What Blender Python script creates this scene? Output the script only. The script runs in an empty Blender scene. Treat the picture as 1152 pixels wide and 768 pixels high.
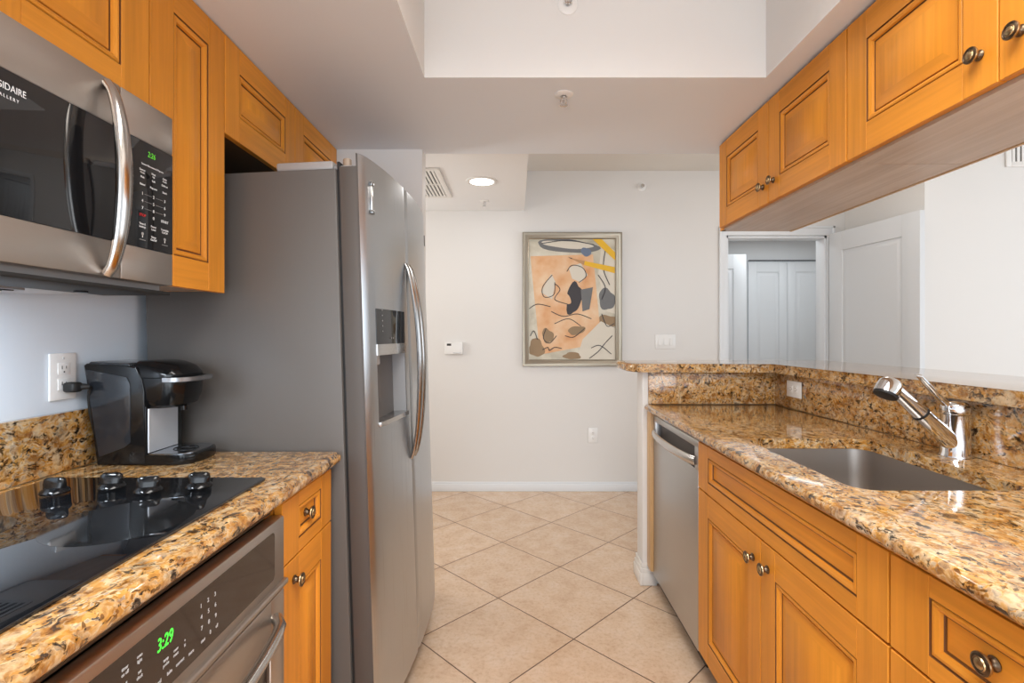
import bpy, bmesh, math, random
from mathutils import Vector, Matrix, Euler
random.seed(7)
PI = math.pi
S = bpy.context.scene
COL = S.collection

# ------------------------------------------------------------------ camera, world, lights
CAMZ = 1.265
cd = bpy.data.cameras.new('camera'); cam = bpy.data.objects.new('camera', cd); COL.objects.link(cam)
cam.location = (0, 0, CAMZ); cam.rotation_euler = (PI/2, 0, 0)
cd.sensor_width = 36; cd.lens = 565/1152*36; cd.shift_x = -4/1152; cd.shift_y = -7/1152
cd.clip_start = 0.02
S.camera = cam
S.view_settings.view_transform = 'Standard'; S.view_settings.look = 'None'
S.view_settings.gamma = 1; S.view_settings.use_curve_mapping = False
S.view_settings.exposure = 0.22

W = bpy.data.worlds.new('world'); S.world = W; W.use_nodes = True
bg = W.node_tree.nodes['Background']
bg.inputs[0].default_value = (0.82, 0.91, 1.0, 1); bg.inputs[1].default_value = 1.35

def area(name, loc, target, sx, sy, power, color, spread=180):
    l = bpy.data.lights.new(name, 'AREA'); l.shape = 'RECTANGLE'; l.size = sx; l.size_y = sy
    l.energy = power; l.color = color; l.spread = math.radians(spread)
    o = bpy.data.objects.new(name, l); COL.objects.link(o); o.location = loc
    d = Vector(target) - Vector(loc); o.rotation_euler = d.to_track_quat('-Z', 'Y').to_euler()
    return o
area('living_window_daylight', (5.2, 0.2, 1.35), (0.0, 0.9, 1.4), 3.4, 2.2, 42, (0.90, 0.95, 1.0))
area('rear_fill_light', (0.1, -2.9, 1.35), (0.1, 1.6, 1.9), 2.4, 2.2, 66, (0.82, 0.91, 1.0))  # unseen fill light added behind the camera
area('tray_lamp_light', (0.27, 0.05, 2.60), (0.27, 0.05, 0), 0.8, 1.6, 41, (1.0, 0.97, 0.92), 145)
area('hall_downlight_light', (-0.222, 3.30, 2.26), (-0.222, 3.30, 0), 0.14, 0.14, 2.2, (1.0, 0.97, 0.93))
area('dining_lamp_light', (2.0, 3.1, 2.56), (1.6, 3.3, 0), 0.5, 0.5, 4, (1.0, 0.97, 0.93))
area('bath_lamp_light', (2.6, 4.55, 2.19), (2.6, 4.75, 0), 1.2, 0.5, 5.0, (0.92, 0.97, 1.0))
area('hall_fill_light', (-2.3, 3.3, 1.5), (-0.2, 3.3, 2.3), 0.6, 0.6, 19, (1.0, 0.97, 0.93))  # unseen fill added in the hall to brighten its ceiling

# ------------------------------------------------------------------ materials
def mat(name, color, rough=0.5, metal=0.0, emit=None, es=1.0, spec=None, coat=0, trans=0):
    m = bpy.data.materials.new(name); m.use_nodes = True
    b = m.node_tree.nodes['Principled BSDF']
    b.inputs['Base Color'].default_value = (*color, 1); b.inputs['Roughness'].default_value = rough
    b.inputs['Metallic'].default_value = metal
    if spec is not None: b.inputs['Specular IOR Level'].default_value = spec
    if coat: b.inputs['Coat Weight'].default_value = coat; b.inputs['Coat Roughness'].default_value = 0.05
    if trans: b.inputs['Transmission Weight'].default_value = trans
    if emit: b.inputs['Emission Color'].default_value = (*emit, 1); b.inputs['Emission Strength'].default_value = es
    return m
class NT:
    def __init__(s, m): s.t = m.node_tree; s.b = s.t.nodes['Principled BSDF']
    def n(s, kind, **kw):
        o = s.t.nodes.new(kind)
        for k, v in kw.items():
            if k.startswith('i_'):
                key = k[2:]; key = int(key) if key.isdigit() else key.replace('_', ' ')
                o.inputs[key].default_value = v
            else: setattr(o, k, v)
        return o
    def l(s, a, b): s.t.links.new(a, b)
    def ramp(s, fac, stops, interp='LINEAR'):
        r = s.n('ShaderNodeValToRGB'); e = r.color_ramp; e.interpolation = interp
        while len(e.elements) < len(stops): e.elements.new(0.5)
        for el, (p, c) in zip(e.elements, stops): el.position = p; el.color = (*c, 1)
        s.l(fac, r.inputs[0]); return r.outputs[0]
    def mix(s, fac, a, b, mode='MIX'):
        x = s.n('ShaderNodeMix', data_type='RGBA', blend_type=mode)
        for v, i in ((fac, 0), (a, 6), (b, 7)):
            if hasattr(v, 'is_linked'): s.l(v, x.inputs[i])
            elif i == 0: x.inputs[0].default_value = v
            else: x.inputs[i].default_value = (*v, 1)
        return x.outputs[2]
    def math(s, op, a, b=0.0):
        x = s.n('ShaderNodeMath', operation=op)
        for v, i in ((a, 0), (b, 1)):
            if hasattr(v, 'is_linked'): s.l(v, x.inputs[i])
            else: x.inputs[i].default_value = v
        return x.outputs[0]
    def bump(s, h, strength, dist=0.002):
        x = s.n('ShaderNodeBump'); x.inputs['Strength'].default_value = strength; x.inputs['Distance'].default_value = dist
        s.l(h, x.inputs['Height']); s.l(x.outputs[0], s.b.inputs['Normal'])
    def pos(s): return s.n('ShaderNodeTexCoord').outputs['Object']

def paint(name, c, scale=220, bump=0.06, rough=0.6):
    m = mat(name, c, rough); t = NT(m); p = t.pos()
    no = t.n('ShaderNodeTexNoise', i_Scale=scale, i_Detail=3.0); t.l(p, no.inputs['Vector'])
    t.bump(no.outputs[0], bump, 0.002); return m

def wood(name, axis, base, rough=0.33):
    # axis: grain direction 0=x 1=y 2=z
    m = mat(name, base, rough, spec=0.22); t = NT(m); p = t.pos()
    sc = [26.0, 26.0, 26.0]; sc[axis] = 1.6
    mp = t.n('ShaderNodeMapping'); mp.inputs['Scale'].default_value = sc; t.l(p, mp.inputs['Vector'])
    n1 = t.n('ShaderNodeTexNoise', i_Scale=1.0, i_Detail=6.0, i_Roughness=0.6, i_Distortion=0.35); t.l(mp.outputs[0], n1.inputs['Vector'])
    mp2 = t.n('ShaderNodeMapping'); sc2 = [110.0]*3; sc2[axis] = 3.0
    mp2.inputs['Scale'].default_value = sc2; t.l(p, mp2.inputs['Vector'])
    n2 = t.n('ShaderNodeTexNoise', i_Scale=1.0, i_Detail=2.0); t.l(mp2.outputs[0], n2.inputs['Vector'])
    # glued staves: tint by cell across the grain
    sx = t.n('ShaderNodeSeparateXYZ'); t.l(p, sx.inputs[0])
    cross = sx.outputs[1] if axis != 1 else sx.outputs[2]
    cell = t.math('FLOOR', t.math('MULTIPLY', cross, 13.0))
    wn = t.n('ShaderNodeTexWhiteNoise', noise_dimensions='1D'); t.l(cell, wn.inputs['W'])
    d = tuple(x*0.87 for x in base); li = tuple(min(1, x*1.10) for x in base)
    c1 = t.ramp(n1.outputs[0], [(0.3, d), (0.52, base), (0.75, li)])
    tint = t.ramp(wn.outputs[0], [(0, (0.94, 0.92, 0.88)), (1, (1.06, 1.06, 1.08))])
    c2 = t.mix(1.0, c1, tint, 'MULTIPLY')
    fine = t.ramp(n2.outputs[0], [(0.3, (0.93, 0.92, 0.90)), (0.7, (1.03, 1.03, 1.03))])
    c3 = t.mix(1.0, c2, fine, 'MULTIPLY')
    n3 = t.n('ShaderNodeTexNoise', i_Scale=2.3, i_Detail=2.0); t.l(p, n3.inputs['Vector'])
    blot = t.ramp(n3.outputs[0], [(0.35, (0.93, 0.90, 0.86)), (0.65, (1.04, 1.05, 1.06))])
    t.l(t.mix(1.0, c3, blot, 'MULTIPLY'), t.b.inputs['Base Color'])
    t.bump(n2.outputs[0], 0.04, 0.001)
    return m

def granite(name):
    m = mat(name, (.5, .3, .12), 0.06, spec=0.5, coat=0.25); t = NT(m); p = t.pos()
    d1 = t.n('ShaderNodeTexNoise', i_Scale=16.0, i_Detail=4.0); t.l(p, d1.inputs['Vector'])
    off = t.n('ShaderNodeVectorMath', operation='SCALE'); t.l(d1.outputs['Color'], off.inputs[0]); off.inputs['Scale'].default_value = 0.07
    pv = t.n('ShaderNodeVectorMath', operation='ADD'); t.l(p, pv.inputs[0]); t.l(off.outputs[0], pv.inputs[1])
    mp = t.n('ShaderNodeMapping'); mp.inputs['Rotation'].default_value = (0.3, 0.2, 0.75); mp.inputs['Scale'].default_value = (1.0, 0.55, 1.0)
    t.l(pv.outputs[0], mp.inputs['Vector'])
    def vor(scale):
        v = t.n('ShaderNodeTexVoronoi', i_Scale=scale, feature='SMOOTH_F1'); v.inputs['Smoothness'].default_value = 0.35; t.l(mp.outputs[0], v.inputs['Vector'])
        sp = t.n('ShaderNodeSeparateColor'); t.l(v.outputs['Color'], sp.inputs[0]); return sp.outputs[0]
    gold = (0.58, 0.31, 0.070); tan = (0.64, 0.40, 0.155); cream = (0.76, 0.65, 0.49); brown = (0.20, 0.095, 0.036)
    dark = (0.018, 0.014, 0.012); grey = (0.40, 0.36, 0.33); rust = (0.45, 0.215, 0.06)
    a = t.ramp(vor(84.0), [(0.0, brown), (0.07, rust), (0.22, gold), (0.50, tan), (0.72, cream), (0.88, grey), (0.95, gold)])
    b = t.ramp(vor(190.0), [(0.0, dark), (0.12, brown), (0.22, gold), (0.46, tan), (0.70, cream), (0.90, grey)])
    mk = t.n('ShaderNodeTexNoise', i_Scale=40.0, i_Detail=3.0); t.l(p, mk.inputs['Vector'])
    f = t.ramp(mk.outputs[0], [(0.40, (0.25,)*3), (0.60, (0.9,)*3)])
    c = t.mix(f, a, b)
    n5 = t.n('ShaderNodeTexNoise', i_Scale=22.0, i_Detail=5.0, i_Roughness=0.6, i_Distortion=0.4); t.l(mp.outputs[0], n5.inputs['Vector'])
    f5 = t.ramp(n5.outputs[0], [(0.56, (0, 0, 0)), (0.66, (0.8,)*3)])
    c = t.mix(f5, c, (0.70, 0.62, 0.52))
    n4 = t.n('ShaderNodeTexNoise', i_Scale=62.0, i_Detail=5.0, i_Roughness=0.66, i_Distortion=0.35); t.l(mp.outputs[0], n4.inputs['Vector'])
    f4 = t.ramp(n4.outputs[0], [(0.555, (0, 0, 0)), (0.60, (0.8,)*3), (0.66, (1, 1, 1))])
    c = t.mix(f4, c, (0.030, 0.022, 0.018))
    n7 = t.n('ShaderNodeTexNoise', i_Scale=30.0, i_Detail=5.0, i_Roughness=0.65); t.l(p, n7.inputs['Vector'])
    c = t.mix(1.0, c, t.ramp(n7.outputs[0], [(0.36, (0.50, 0.36, 0.22)), (0.52, (0.98, 0.97, 0.95)), (0.7, (1.08, 1.08, 1.08))]), 'MULTIPLY')
    n6 = t.n('ShaderNodeTexNoise', i_Scale=7.0, i_Detail=3.0); t.l(p, n6.inputs['Vector'])
    warm = t.ramp(n6.outputs[0], [(0.35, (0.98, 0.86, 0.66)), (0.65, (1.06, 1.04, 1.02))])
    c = t.mix(1.0, c, warm, 'MULTIPLY')
    c = t.mix(1.0, c, (0.92, 0.87, 0.78), 'MULTIPLY')
    t.l(c, t.b.inputs['Base Color'])
    return m

def steel(name, c, rough, axis, bump=0.012):
    m = mat(name, c, rough, 1.0); t = NT(m); p = t.pos()
    sc = [900.0]*3; sc[axis] = 2.0
    mp = t.n('ShaderNodeMapping'); mp.inputs['Scale'].default_value = sc; t.l(p, mp.inputs['Vector'])
    n = t.n('ShaderNodeTexNoise', i_Scale=1.0, i_Detail=0.0); t.l(mp.outputs[0], n.inputs['Vector'])
    r = t.n('ShaderNodeMapRange'); r.inputs['To Min'].default_value = rough-0.05; r.inputs['To Max'].default_value = rough+0.08
    t.l(n.outputs[0], r.inputs['Value']); t.l(r.outputs[0], t.b.inputs['Roughness'])
    t.bump(n.outputs[0], bump, 0.0005); return m

def tile_floor(name):
    m = mat(name, (.6, .42, .27), 0.32, spec=0.6); t = NT(m); p = t.pos()
    Sd = 0.461; vx, vy = 0.0465, 2.648
    mp = t.n('ShaderNodeMapping', vector_type='POINT')
    sub = t.n('ShaderNodeVectorMath', operation='SUBTRACT'); t.l(p, sub.inputs[0]); sub.inputs[1].default_value = (vx, vy, 0)
    mp.inputs['Rotation'].default_value = (0, 0, PI/4); t.l(sub.outputs[0], mp.inputs['Vector'])
    sp = t.n('ShaderNodeSeparateXYZ'); t.l(mp.outputs[0], sp.inputs[0])
    ds = []; ids = []
    for k in (0, 1):
        u = t.math('DIVIDE', sp.outputs[k], Sd)
        fr = t.math('SUBTRACT', t.math('FRACT', t.math('ADD', u, 0.5)), 0.5)
        ds.append(t.math('ABSOLUTE', fr)); ids.append(t.math('FLOOR', u))
    dist = t.math('MINIMUM', ds[0], ds[1])
    g = t.n('ShaderNodeMapRange'); g.inputs['From Min'].default_value = 0.0040; g.inputs['From Max'].default_value = 0.0065
    t.l(dist, g.inputs['Value'])
    cv = t.n('ShaderNodeCombineXYZ'); t.l(ids[0], cv.inputs[0]); t.l(ids[1], cv.inputs[1])
    wn = t.n('ShaderNodeTexWhiteNoise', noise_dimensions='3D'); t.l(cv.outputs[0], wn.inputs['Vector'])
    jit = t.n('ShaderNodeVectorMath', operation='ADD'); t.l(p, jit.inputs[0])
    sc = t.n('ShaderNodeVectorMath', operation='SCALE'); sc.inputs['Scale'].default_value = 9.0; t.l(wn.outputs['Color'], sc.inputs[0]); t.l(sc.outputs[0], jit.inputs[1])
    n1 = t.n('ShaderNodeTexNoise', i_Scale=9.0, i_Detail=8.0, i_Roughness=0.65); t.l(jit.outputs[0], n1.inputs['Vector'])
    n2 = t.n('ShaderNodeTexNoise', i_Scale=60.0, i_Detail=4.0, i_Roughness=0.7); t.l(jit.outputs[0], n2.inputs['Vector'])
    c = t.ramp(n1.outputs[0], [(0.3, (0.59, 0.41, 0.275)), (0.5, (0.66, 0.48, 0.335)), (0.7, (0.70, 0.54, 0.41))])
    sp2 = t.ramp(n2.outputs[0], [(0.32, (0.88, 0.84, 0.80)), (0.5, (1, 1, 1)), (0.72, (1.05, 1.06, 1.07))])
    c = t.mix(1.0, c, sp2, 'MULTIPLY')
    tint = t.ramp(wn.outputs['Value'], [(0, (0.95, 0.94, 0.93)), (1, (1.03, 1.03, 1.03))])
    c = t.mix(1.0, c, tint, 'MULTIPLY')
    t.l(t.mix(g.outputs[0], (0.115, 0.062, 0.034), c), t.b.inputs['Base Color'])
    rr = t.n('ShaderNodeMapRange'); rr.inputs['To Min'].default_value = 0.8; rr.inputs['To Max'].default_value = 0.24
    t.l(g.outputs[0], rr.inputs['Value']); t.l(rr.outputs[0], t.b.inputs['Roughness'])
    t.bump(g.outputs[0], 0.5, 0.002); return m

WB = (0.74, 0.295, 0.034)
M = dict(
    wall=paint('wall_paint', (0.74, 0.72, 0.695)), ceil=paint('tinted_ceiling_paint', (0.80, 0.84, 0.90), 90, 0.08), hceil=paint('hall_ceiling_paint', (0.84, 0.84, 0.84), 90, 0.08),  # kitchen ceiling tinted blue to cancel warm bounce light in the colour
    lceil=paint('textured_ceiling', (0.80, 0.77, 0.72), 120, 0.4), lwall=paint('daylight_tinted_wall', (0.68, 0.74, 0.81)),  # lwall: wall paint with blue daylight put into its colour
    white=paint('white_trim', (0.76, 0.78, 0.80), 300, 0.02, 0.38), bath=paint('bath_paint', (0.72, 0.73, 0.74)),
    floor=tile_floor('floor_tile'), granite=granite('granite'),
    wv=wood('maple_vertical', 2, WB), wh=wood('maple_horizontal', 1, WB),
    groove=mat('maple_groove_glaze', (0.17, 0.062, 0.016), 0.5), wu=wood('maple_underside', 1, (0.54, 0.42, 0.33), 0.25),  # underside maple paled, its grey reflection put into the colour
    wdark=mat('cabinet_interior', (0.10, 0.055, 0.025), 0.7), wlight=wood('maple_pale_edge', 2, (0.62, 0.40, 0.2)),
    fside=paint('fridge_side_grey', (0.112, 0.102, 0.094), 500, 0.05, 0.42),
    fdoor=steel('fridge_steel', (0.53, 0.55, 0.57), 0.30, 2, 0.008), st=steel('brushed_steel', (0.54, 0.49, 0.445), 0.36, 1, 0.004),
    dw=steel('dishwasher_steel', (0.50, 0.49, 0.48), 0.34, 1), sinkm=steel('sink_steel', (0.46, 0.42, 0.385), 0.38, 1),
    chrome=mat('chrome', (0.72, 0.72, 0.73), 0.07, 1.0), satin=mat('satin_metal', (0.60, 0.58, 0.56), 0.22, 1.0),
    fhandle=mat('fridge_handle_metal', (0.40, 0.39, 0.38), 0.20, 1.0), dshade=paint('door_white_shaded', (0.66, 0.675, 0.69), 300, 0.02, 0.4), mhandle=mat('polished_handle', (0.50, 0.47, 0.44), 0.16, 1.0), dchrome=mat('dark_chrome', (0.22, 0.215, 0.21), 0.14, 1.0), edge=mat('door_edge_grey', (0.085, 0.073, 0.066), 0.5, 0.0),  # open door's white greyed, its shade put into the colour
    black=mat('black_plastic', (0.006, 0.006, 0.0065), 0.13, spec=0.32), matte=mat('matte_black', (0.010, 0.010, 0.010), 0.55),
    bglass=mat('black_glass', (0.008, 0.008, 0.009), 0.035, spec=0.6), cglass=mat('cooktop_glass', (0.007, 0.008, 0.010), 0.03, spec=1.0),
    oglass=mat('oven_glass', (0.030, 0.020, 0.015), 0.05, spec=0.55), ring=mat('burner_print', (0.011, 0.0115, 0.0125), 0.05, spec=0.7),
    rubber=mat('gasket', (0.015, 0.015, 0.016), 0.6), grey=mat('grey_plastic', (0.34, 0.32, 0.31), 0.4),
    rgrey=mat('recess_grey', (0.30, 0.30, 0.305), 0.35, 0.3), lgrey=mat('light_grey_plastic', (0.55, 0.55, 0.56), 0.35), wplast=mat('white_plastic', (0.82, 0.81, 0.79), 0.3),
    slot=mat('slot_dark', (0.03, 0.028, 0.025), 0.6), tank=mat('smoked_tank', (0.018, 0.020, 0.024), 0.05, spec=0.5),
    bronze=mat('bronze', (0.135, 0.095, 0.062), 0.30, 1.0), brass=mat('rubbed_brass', (0.42, 0.30, 0.16), 0.28, 1.0),
    green=mat('green_digits', (0.02, 0.3, 0.02), 0.5, emit=(0.06, 1.0, 0.05), es=1.6),
    dgreen=mat('dim_green_digits', (0.02, 0.2, 0.02), 0.5, emit=(0.16, 0.62, 0.03), es=0.6),
    print=mat('white_print', (0.75, 0.75, 0.75), 0.5), dprint=mat('grey_print', (0.30, 0.29, 0.28), 0.5), redp=mat('red_print', (0.7, 0.03, 0.03), 0.5),
    lamp=mat('lamp_diffuser', (1, 1, 1), 0.5, emit=(1, 0.95, 0.88), es=4.0), glass2=mat('frosted_lamp', (0.9, 0.9, 0.9), 0.4, emit=(0.95, 0.98, 1), es=0.25),
    frame=steel('frame_silver_gold', (0.31, 0.27, 0.21), 0.34, 2), framed=mat('frame_edge', (0.25, 0.20, 0.14), 0.4, 0.7),
    vent=paint('vent_white', (0.78, 0.76, 0.73), 300, 0.02, 0.45), filt=steel('filter_mesh', (0.45, 0.45, 0.45), 0.4, 1),
    base=paint('stone_white_base', (0.74, 0.70, 0.65), 60, 0.1, 0.5),
)

# ------------------------------------------------------------------ mesh helpers
class Fr:
    def __init__(s, o, u, v, n): s.o, s.u, s.v, s.n = Vector(o), Vector(u), Vector(v), Vector(n)
    def __call__(s, u, v, n=0.0): return s.o + s.u*u + s.v*v + s.n*n
def frL(x): return Fr((x, 0, 0), (0, 1, 0), (0, 0, 1), (1, 0, 0))     # faces +X
def frR(x): return Fr((x, 0, 0), (0, 1, 0), (0, 0, 1), (-1, 0, 0))    # faces -X
def frB(y): return Fr((0, y, 0), (1, 0, 0), (0, 0, 1), (0, -1, 0))    # faces the camera
def frC(z): return Fr((0, 0, z), (1, 0, 0), (0, 1, 0), (0, 0, -1))    # faces down
WORLD = Fr((0, 0, 0), (1, 0, 0), (0, 1, 0), (0, 0, 1))

ORIG = {}
class MB:
    def __init__(s): s.v = []; s.f = []; s.m = []
    def add(s, vs, fs, m=0):
        b = len(s.v); s.v += [Vector(p) for p in vs]
        for f in fs: s.f.append([b+i for i in f]); s.m.append(m)
        return s
    def bm(s, bm, m=0, fr=WORLD):
        bm.verts.ensure_lookup_table(); bm.verts.index_update()
        s.add([fr(*v.co) for v in bm.verts], [[v.index for v in f.verts] for f in bm.faces], m); bm.free(); return s
    def box(s, a0, a1, b0, b1, c0, c1, m=0, bev=0.0, fr=WORLD, seg=2):
        bm = bmesh.new()
        bmesh.ops.create_cube(bm, size=1, matrix=Matrix.Translation(((a0+a1)/2, (b0+b1)/2, (c0+c1)/2)) @ Matrix.Diagonal((abs(a1-a0), abs(b1-b0), abs(c1-c0), 1)))
        if bev: bmesh.ops.bevel(bm, geom=bm.edges[:], offset=bev, segments=seg, profile=0.5, affect='EDGES')
        return s.bm(bm, m, fr)
    def prism(s, poly, c0, c1, m=0, bev=0.0, fr=WORLD, seg=2, caps_only=False):
        bm = bmesh.new(); n = len(poly)
        a = [bm.verts.new((p[0], p[1], c0)) for p in poly]; b = [bm.verts.new((p[0], p[1], c1)) for p in poly]
        bm.faces.new(a[::-1]); bm.faces.new(b)
        for i in range(n): bm.faces.new((a[i], a[(i+1) % n], b[(i+1) % n], b[i]))
        if bev:
            ed = [e for e in bm.edges if abs(e.verts[0].co.z-e.verts[1].co.z) < 1e-6]
            bmesh.ops.bevel(bm, geom=ed, offset=bev, segments=seg, profile=0.5, affect='EDGES')
        return s.bm(bm, m, fr)
    def loft(s, rings, m=0, cap=True, fr=WORLD, mats=None):
        n = len(rings[0]); vs = [fr(*p) for r in rings for p in r]; b = len(s.v); s.v += vs
        for k in range(len(rings)-1):
            for i in range(n):
                j = (i+1) % n
                s.f.append([b+k*n+i, b+k*n+j, b+(k+1)*n+j, b+(k+1)*n+i]); s.m.append(mats[k] if mats else m)
        if cap:
            s.f.append([b+i for i in range(n)][::-1]); s.m.append(mats[0] if mats else m)
            s.f.append([b+(len(rings)-1)*n+i for i in range(n)]); s.m.append(mats[-1] if mats else m)
        return s
    def lathe(s, prof, o, axis, m=0, seg=24, mats=None):
        # prof: (radius, height along axis)
        ax = Vector(axis).normalized(); t = Vector((0, 0, 1)) if abs(ax.z) < 0.9 else Vector((1, 0, 0))
        u = ax.cross(t).normalized(); w = ax.cross(u); o = Vector(o)
        rings = [[o + ax*h + (u*math.cos(2*PI*i/seg) + w*math.sin(2*PI*i/seg))*max(r, 1e-5) for i in range(seg)] for r, h in prof]
        return s.loft(rings, m, True, mats=mats)
    def tube(s, pts, r, m=0, seg=12, flat=None):
        # r: number or list; flat: (vector, factor) squashes the section along vector
        P = [Vector(p) for p in pts]; n = len(P); R = r if isinstance(r, (list, tuple)) else [r]*n
        rings = []; ref = None
        for i in range(n):
            d = (P[min(i+1, n-1)] - P[max(i-1, 0)]).normalized()
            if ref is None:
                ref = Vector((0, 0, 1)) if abs(d.z) < 0.9 else Vector((0, 1, 0))
            u = (ref - d*ref.dot(d)).normalized(); w = d.cross(u); ref = u
            ring = []
            for k in range(seg):
                q = (u*math.cos(2*PI*k/seg) + w*math.sin(2*PI*k/seg))*R[i]
                if flat: fv = Vector(flat[0]).normalized(); q = q - fv*q.dot(fv)*(1-flat[1])
                ring.append(P[i]+q)
            rings.append(ring)
        return s.loft(rings, m)
    def rings(s, fr, u0, u1, v0, v1, prof, mh, mv, center=None, groove=None):
        # concentric rectangles: prof = [(inset, n, is_groove)]
        loops = [[fr(u0+d, v0+d, n), fr(u1-d, v0+d, n), fr(u1-d, v1-d, n), fr(u0+d, v1-d, n)] for d, n, *_ in prof]
        b = len(s.v); s.v += [p for l in loops for p in l]
        for k in range(len(loops)-1):
            g = len(prof[k]) > 2 and prof[k][2]
            for i in range(4):
                j = (i+1) % 4
                s.f.append([b+4*k+i, b+4*k+j, b+4*k+4+j, b+4*k+4+i]); s.m.append(groove if g else (mh if i % 2 == 0 else mv))
        if center is not None:
            k = len(loops)-1; s.f.append([b+4*k+i for i in range(4)]); s.m.append(center)
        return s
    def text(s, body, size, fr, u, v, n=0.0, m=0, align='CENTER', sx=1.0, shear=0.0, ex=0.0002, space=1.0):
        c = bpy.data.curves.new('txt', 'FONT'); c.body = body; c.size = size; c.align_x = align; c.align_y = 'CENTER'
        c.extrude = ex; c.shear = shear; c.space_character = space; c.resolution_u = 3
        o = bpy.data.objects.new('txt', c); COL.objects.link(o)
        me = bpy.data.meshes.new_from_object(o.evaluated_get(bpy.context.evaluated_depsgraph_get()))
        s.add([fr(u+p.co.x*sx, v+p.co.y, n+p.co.z) for p in me.vertices], [list(p.vertices) for p in me.polygons], m)
        bpy.data.objects.remove(o); bpy.data.curves.remove(c); bpy.data.meshes.remove(me); return s
    def build(s, name, mats, parent=None, smooth=35):
        if not isinstance(mats, (list, tuple)): mats = [mats]
        if parent is not None: o0 = ORIG[parent.name]
        else:
            xs = [p.x for p in s.v]; ys = [p.y for p in s.v]; zs = [p.z for p in s.v]
            o0 = Vector(((min(xs)+max(xs))/2, (min(ys)+max(ys))/2, min(zs)))
        me = bpy.data.meshes.new(name); me.from_pydata([p-o0 for p in s.v], [], s.f)
        for x in mats: me.materials.append(M[x] if isinstance(x, str) else x)
        me.polygons.foreach_set('material_index', s.m)
        bm = bmesh.new(); bm.from_mesh(me); bmesh.ops.recalc_face_normals(bm, faces=bm.faces); bm.to_mesh(me); bm.free()
        me.polygons.foreach_set('use_smooth', [True]*len(me.polygons)); me.set_sharp_from_angle(angle=math.radians(smooth)); me.update()
        o = bpy.data.objects.new(name, me); COL.objects.link(o)
        if parent is not None: o.parent = parent
        else: o.location = o0
        ORIG[o.name] = o0
        return o

def tag(o, label, cat, group=None):
    o['label'] = label; o['category'] = cat
    if group: o['group'] = group
    return o
def thing(name, label, cat, loc, group=None):
    o = bpy.data.objects.new(name, None); COL.objects.link(o); o.empty_display_size = 0.1
    o.location = loc; ORIG[o.name] = Vector(loc); return tag(o, label, cat, group)
def struct(name, mb, mats, parent=None):
    o = mb.build(name, mats, parent)
    if parent is None: o['kind'] = 'structure'
    return o
def cut(o, cutter):
    md = o.modifiers.new('cut', 'BOOLEAN'); md.operation = 'DIFFERENCE'; md.object = cutter; md.solver = 'EXACT'
    me = bpy.data.meshes.new_from_object(o.evaluated_get(bpy.context.evaluated_depsgraph_get()))
    o.modifiers.clear(); o.data = me; bpy.data.objects.remove(cutter)
    me.polygons.foreach_set('use_smooth', [True]*len(me.polygons)); me.set_sharp_from_angle(angle=math.radians(35))
def rrect(x0, x1, y0, y1, r, n=6):
    p = []
    for cx, cy, a in ((x1-r, y1-r, 0), (x0+r, y1-r, 90), (x0+r, y0+r, 180), (x1-r, y0+r, 270)):
        for k in range(n+1):
            t = math.radians(a+90*k/n); p.append((cx+r*math.cos(t), cy+r*math.sin(t)))
    return p

# ------------------------------------------------------------------ the setting
ZC = 2.155        # kitchen ceiling
YE = 2.465        # where the kitchen ceiling ends
BW = 4.084        # back wall
struct('floor', MB().box(-3.0, 6.0, -3.2, 6.0, -0.08, 0.0), 'floor')
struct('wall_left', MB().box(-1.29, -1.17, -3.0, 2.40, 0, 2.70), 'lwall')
struct('wall_fridge_side', MB().box(-1.29, -0.447, 2.405, 2.50, 0, 2.70, 0, 0.004), 'wall')
w = MB(); w.box(-3.0, 1.71, BW, BW+0.12, 0, 2.70); w.box(1.71, 2.53, BW, BW+0.12, 2.075, 2.70); w.box(2.53, 2.80, BW, BW+0.12, 0, 2.70)
struct('wall_back', w, 'wall')
struct('wall_hall_end', MB().box(-3.1, -3.0, 2.3, BW+0.12, 0, 2.7), 'wall')
struct('wall_hall_return', MB().box(-3.0, -1.29, 2.405, 2.50, 0, 2.7), 'wall')
struct('wall_bedroom_side', MB().box(2.68, 2.80, 3.29, BW-0.001, 0, 2.70), 'wall')
struct('wall_living', MB().box(2.80, 6.0, 3.29, 3.41, 0, 2.70), 'wall')
# kitchen ceiling with its recessed tray
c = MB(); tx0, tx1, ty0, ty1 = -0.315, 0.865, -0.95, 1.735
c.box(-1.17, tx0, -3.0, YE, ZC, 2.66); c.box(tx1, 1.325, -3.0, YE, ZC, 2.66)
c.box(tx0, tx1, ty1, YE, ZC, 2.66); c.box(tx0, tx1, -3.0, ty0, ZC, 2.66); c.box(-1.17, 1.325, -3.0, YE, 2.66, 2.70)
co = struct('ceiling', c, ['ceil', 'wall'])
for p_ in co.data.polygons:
    if abs(p_.normal.z) < 0.5: p_.material_index = 1       # tray sides take the wall paint, its cream standing in for warm lamplight
struct('ceiling_hall', MB().box(-3.0, 0.072, YE+0.001, BW-0.001, 2.276, 2.60), 'hceil')
struct('ceiling_living', MB().box(-3.0, 6.0, YE+0.001, BW-0.001, 2.602, 2.68).box(1.33, 6.0, -3.0, YE+0.001, 2.602, 2.68), 'lceil')
def skirting(mb, fr, u0, u1, h=0.075):
    mb.box(u0, u1, 0, h-0.014, 0.0005, 0.014, 0, 0.0015, fr); mb.box(u0, u1, h-0.016, h, 0.0005, 0.009, 0, 0.003, fr)
b = MB(); skirting(b, frB(BW), -3.0, 1.645); struct('baseboard_back', b, 'white')
b = MB(); skirting(b, frB(3.29), 2.69, 6.0); struct('baseboard_living', b, 'white')
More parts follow.
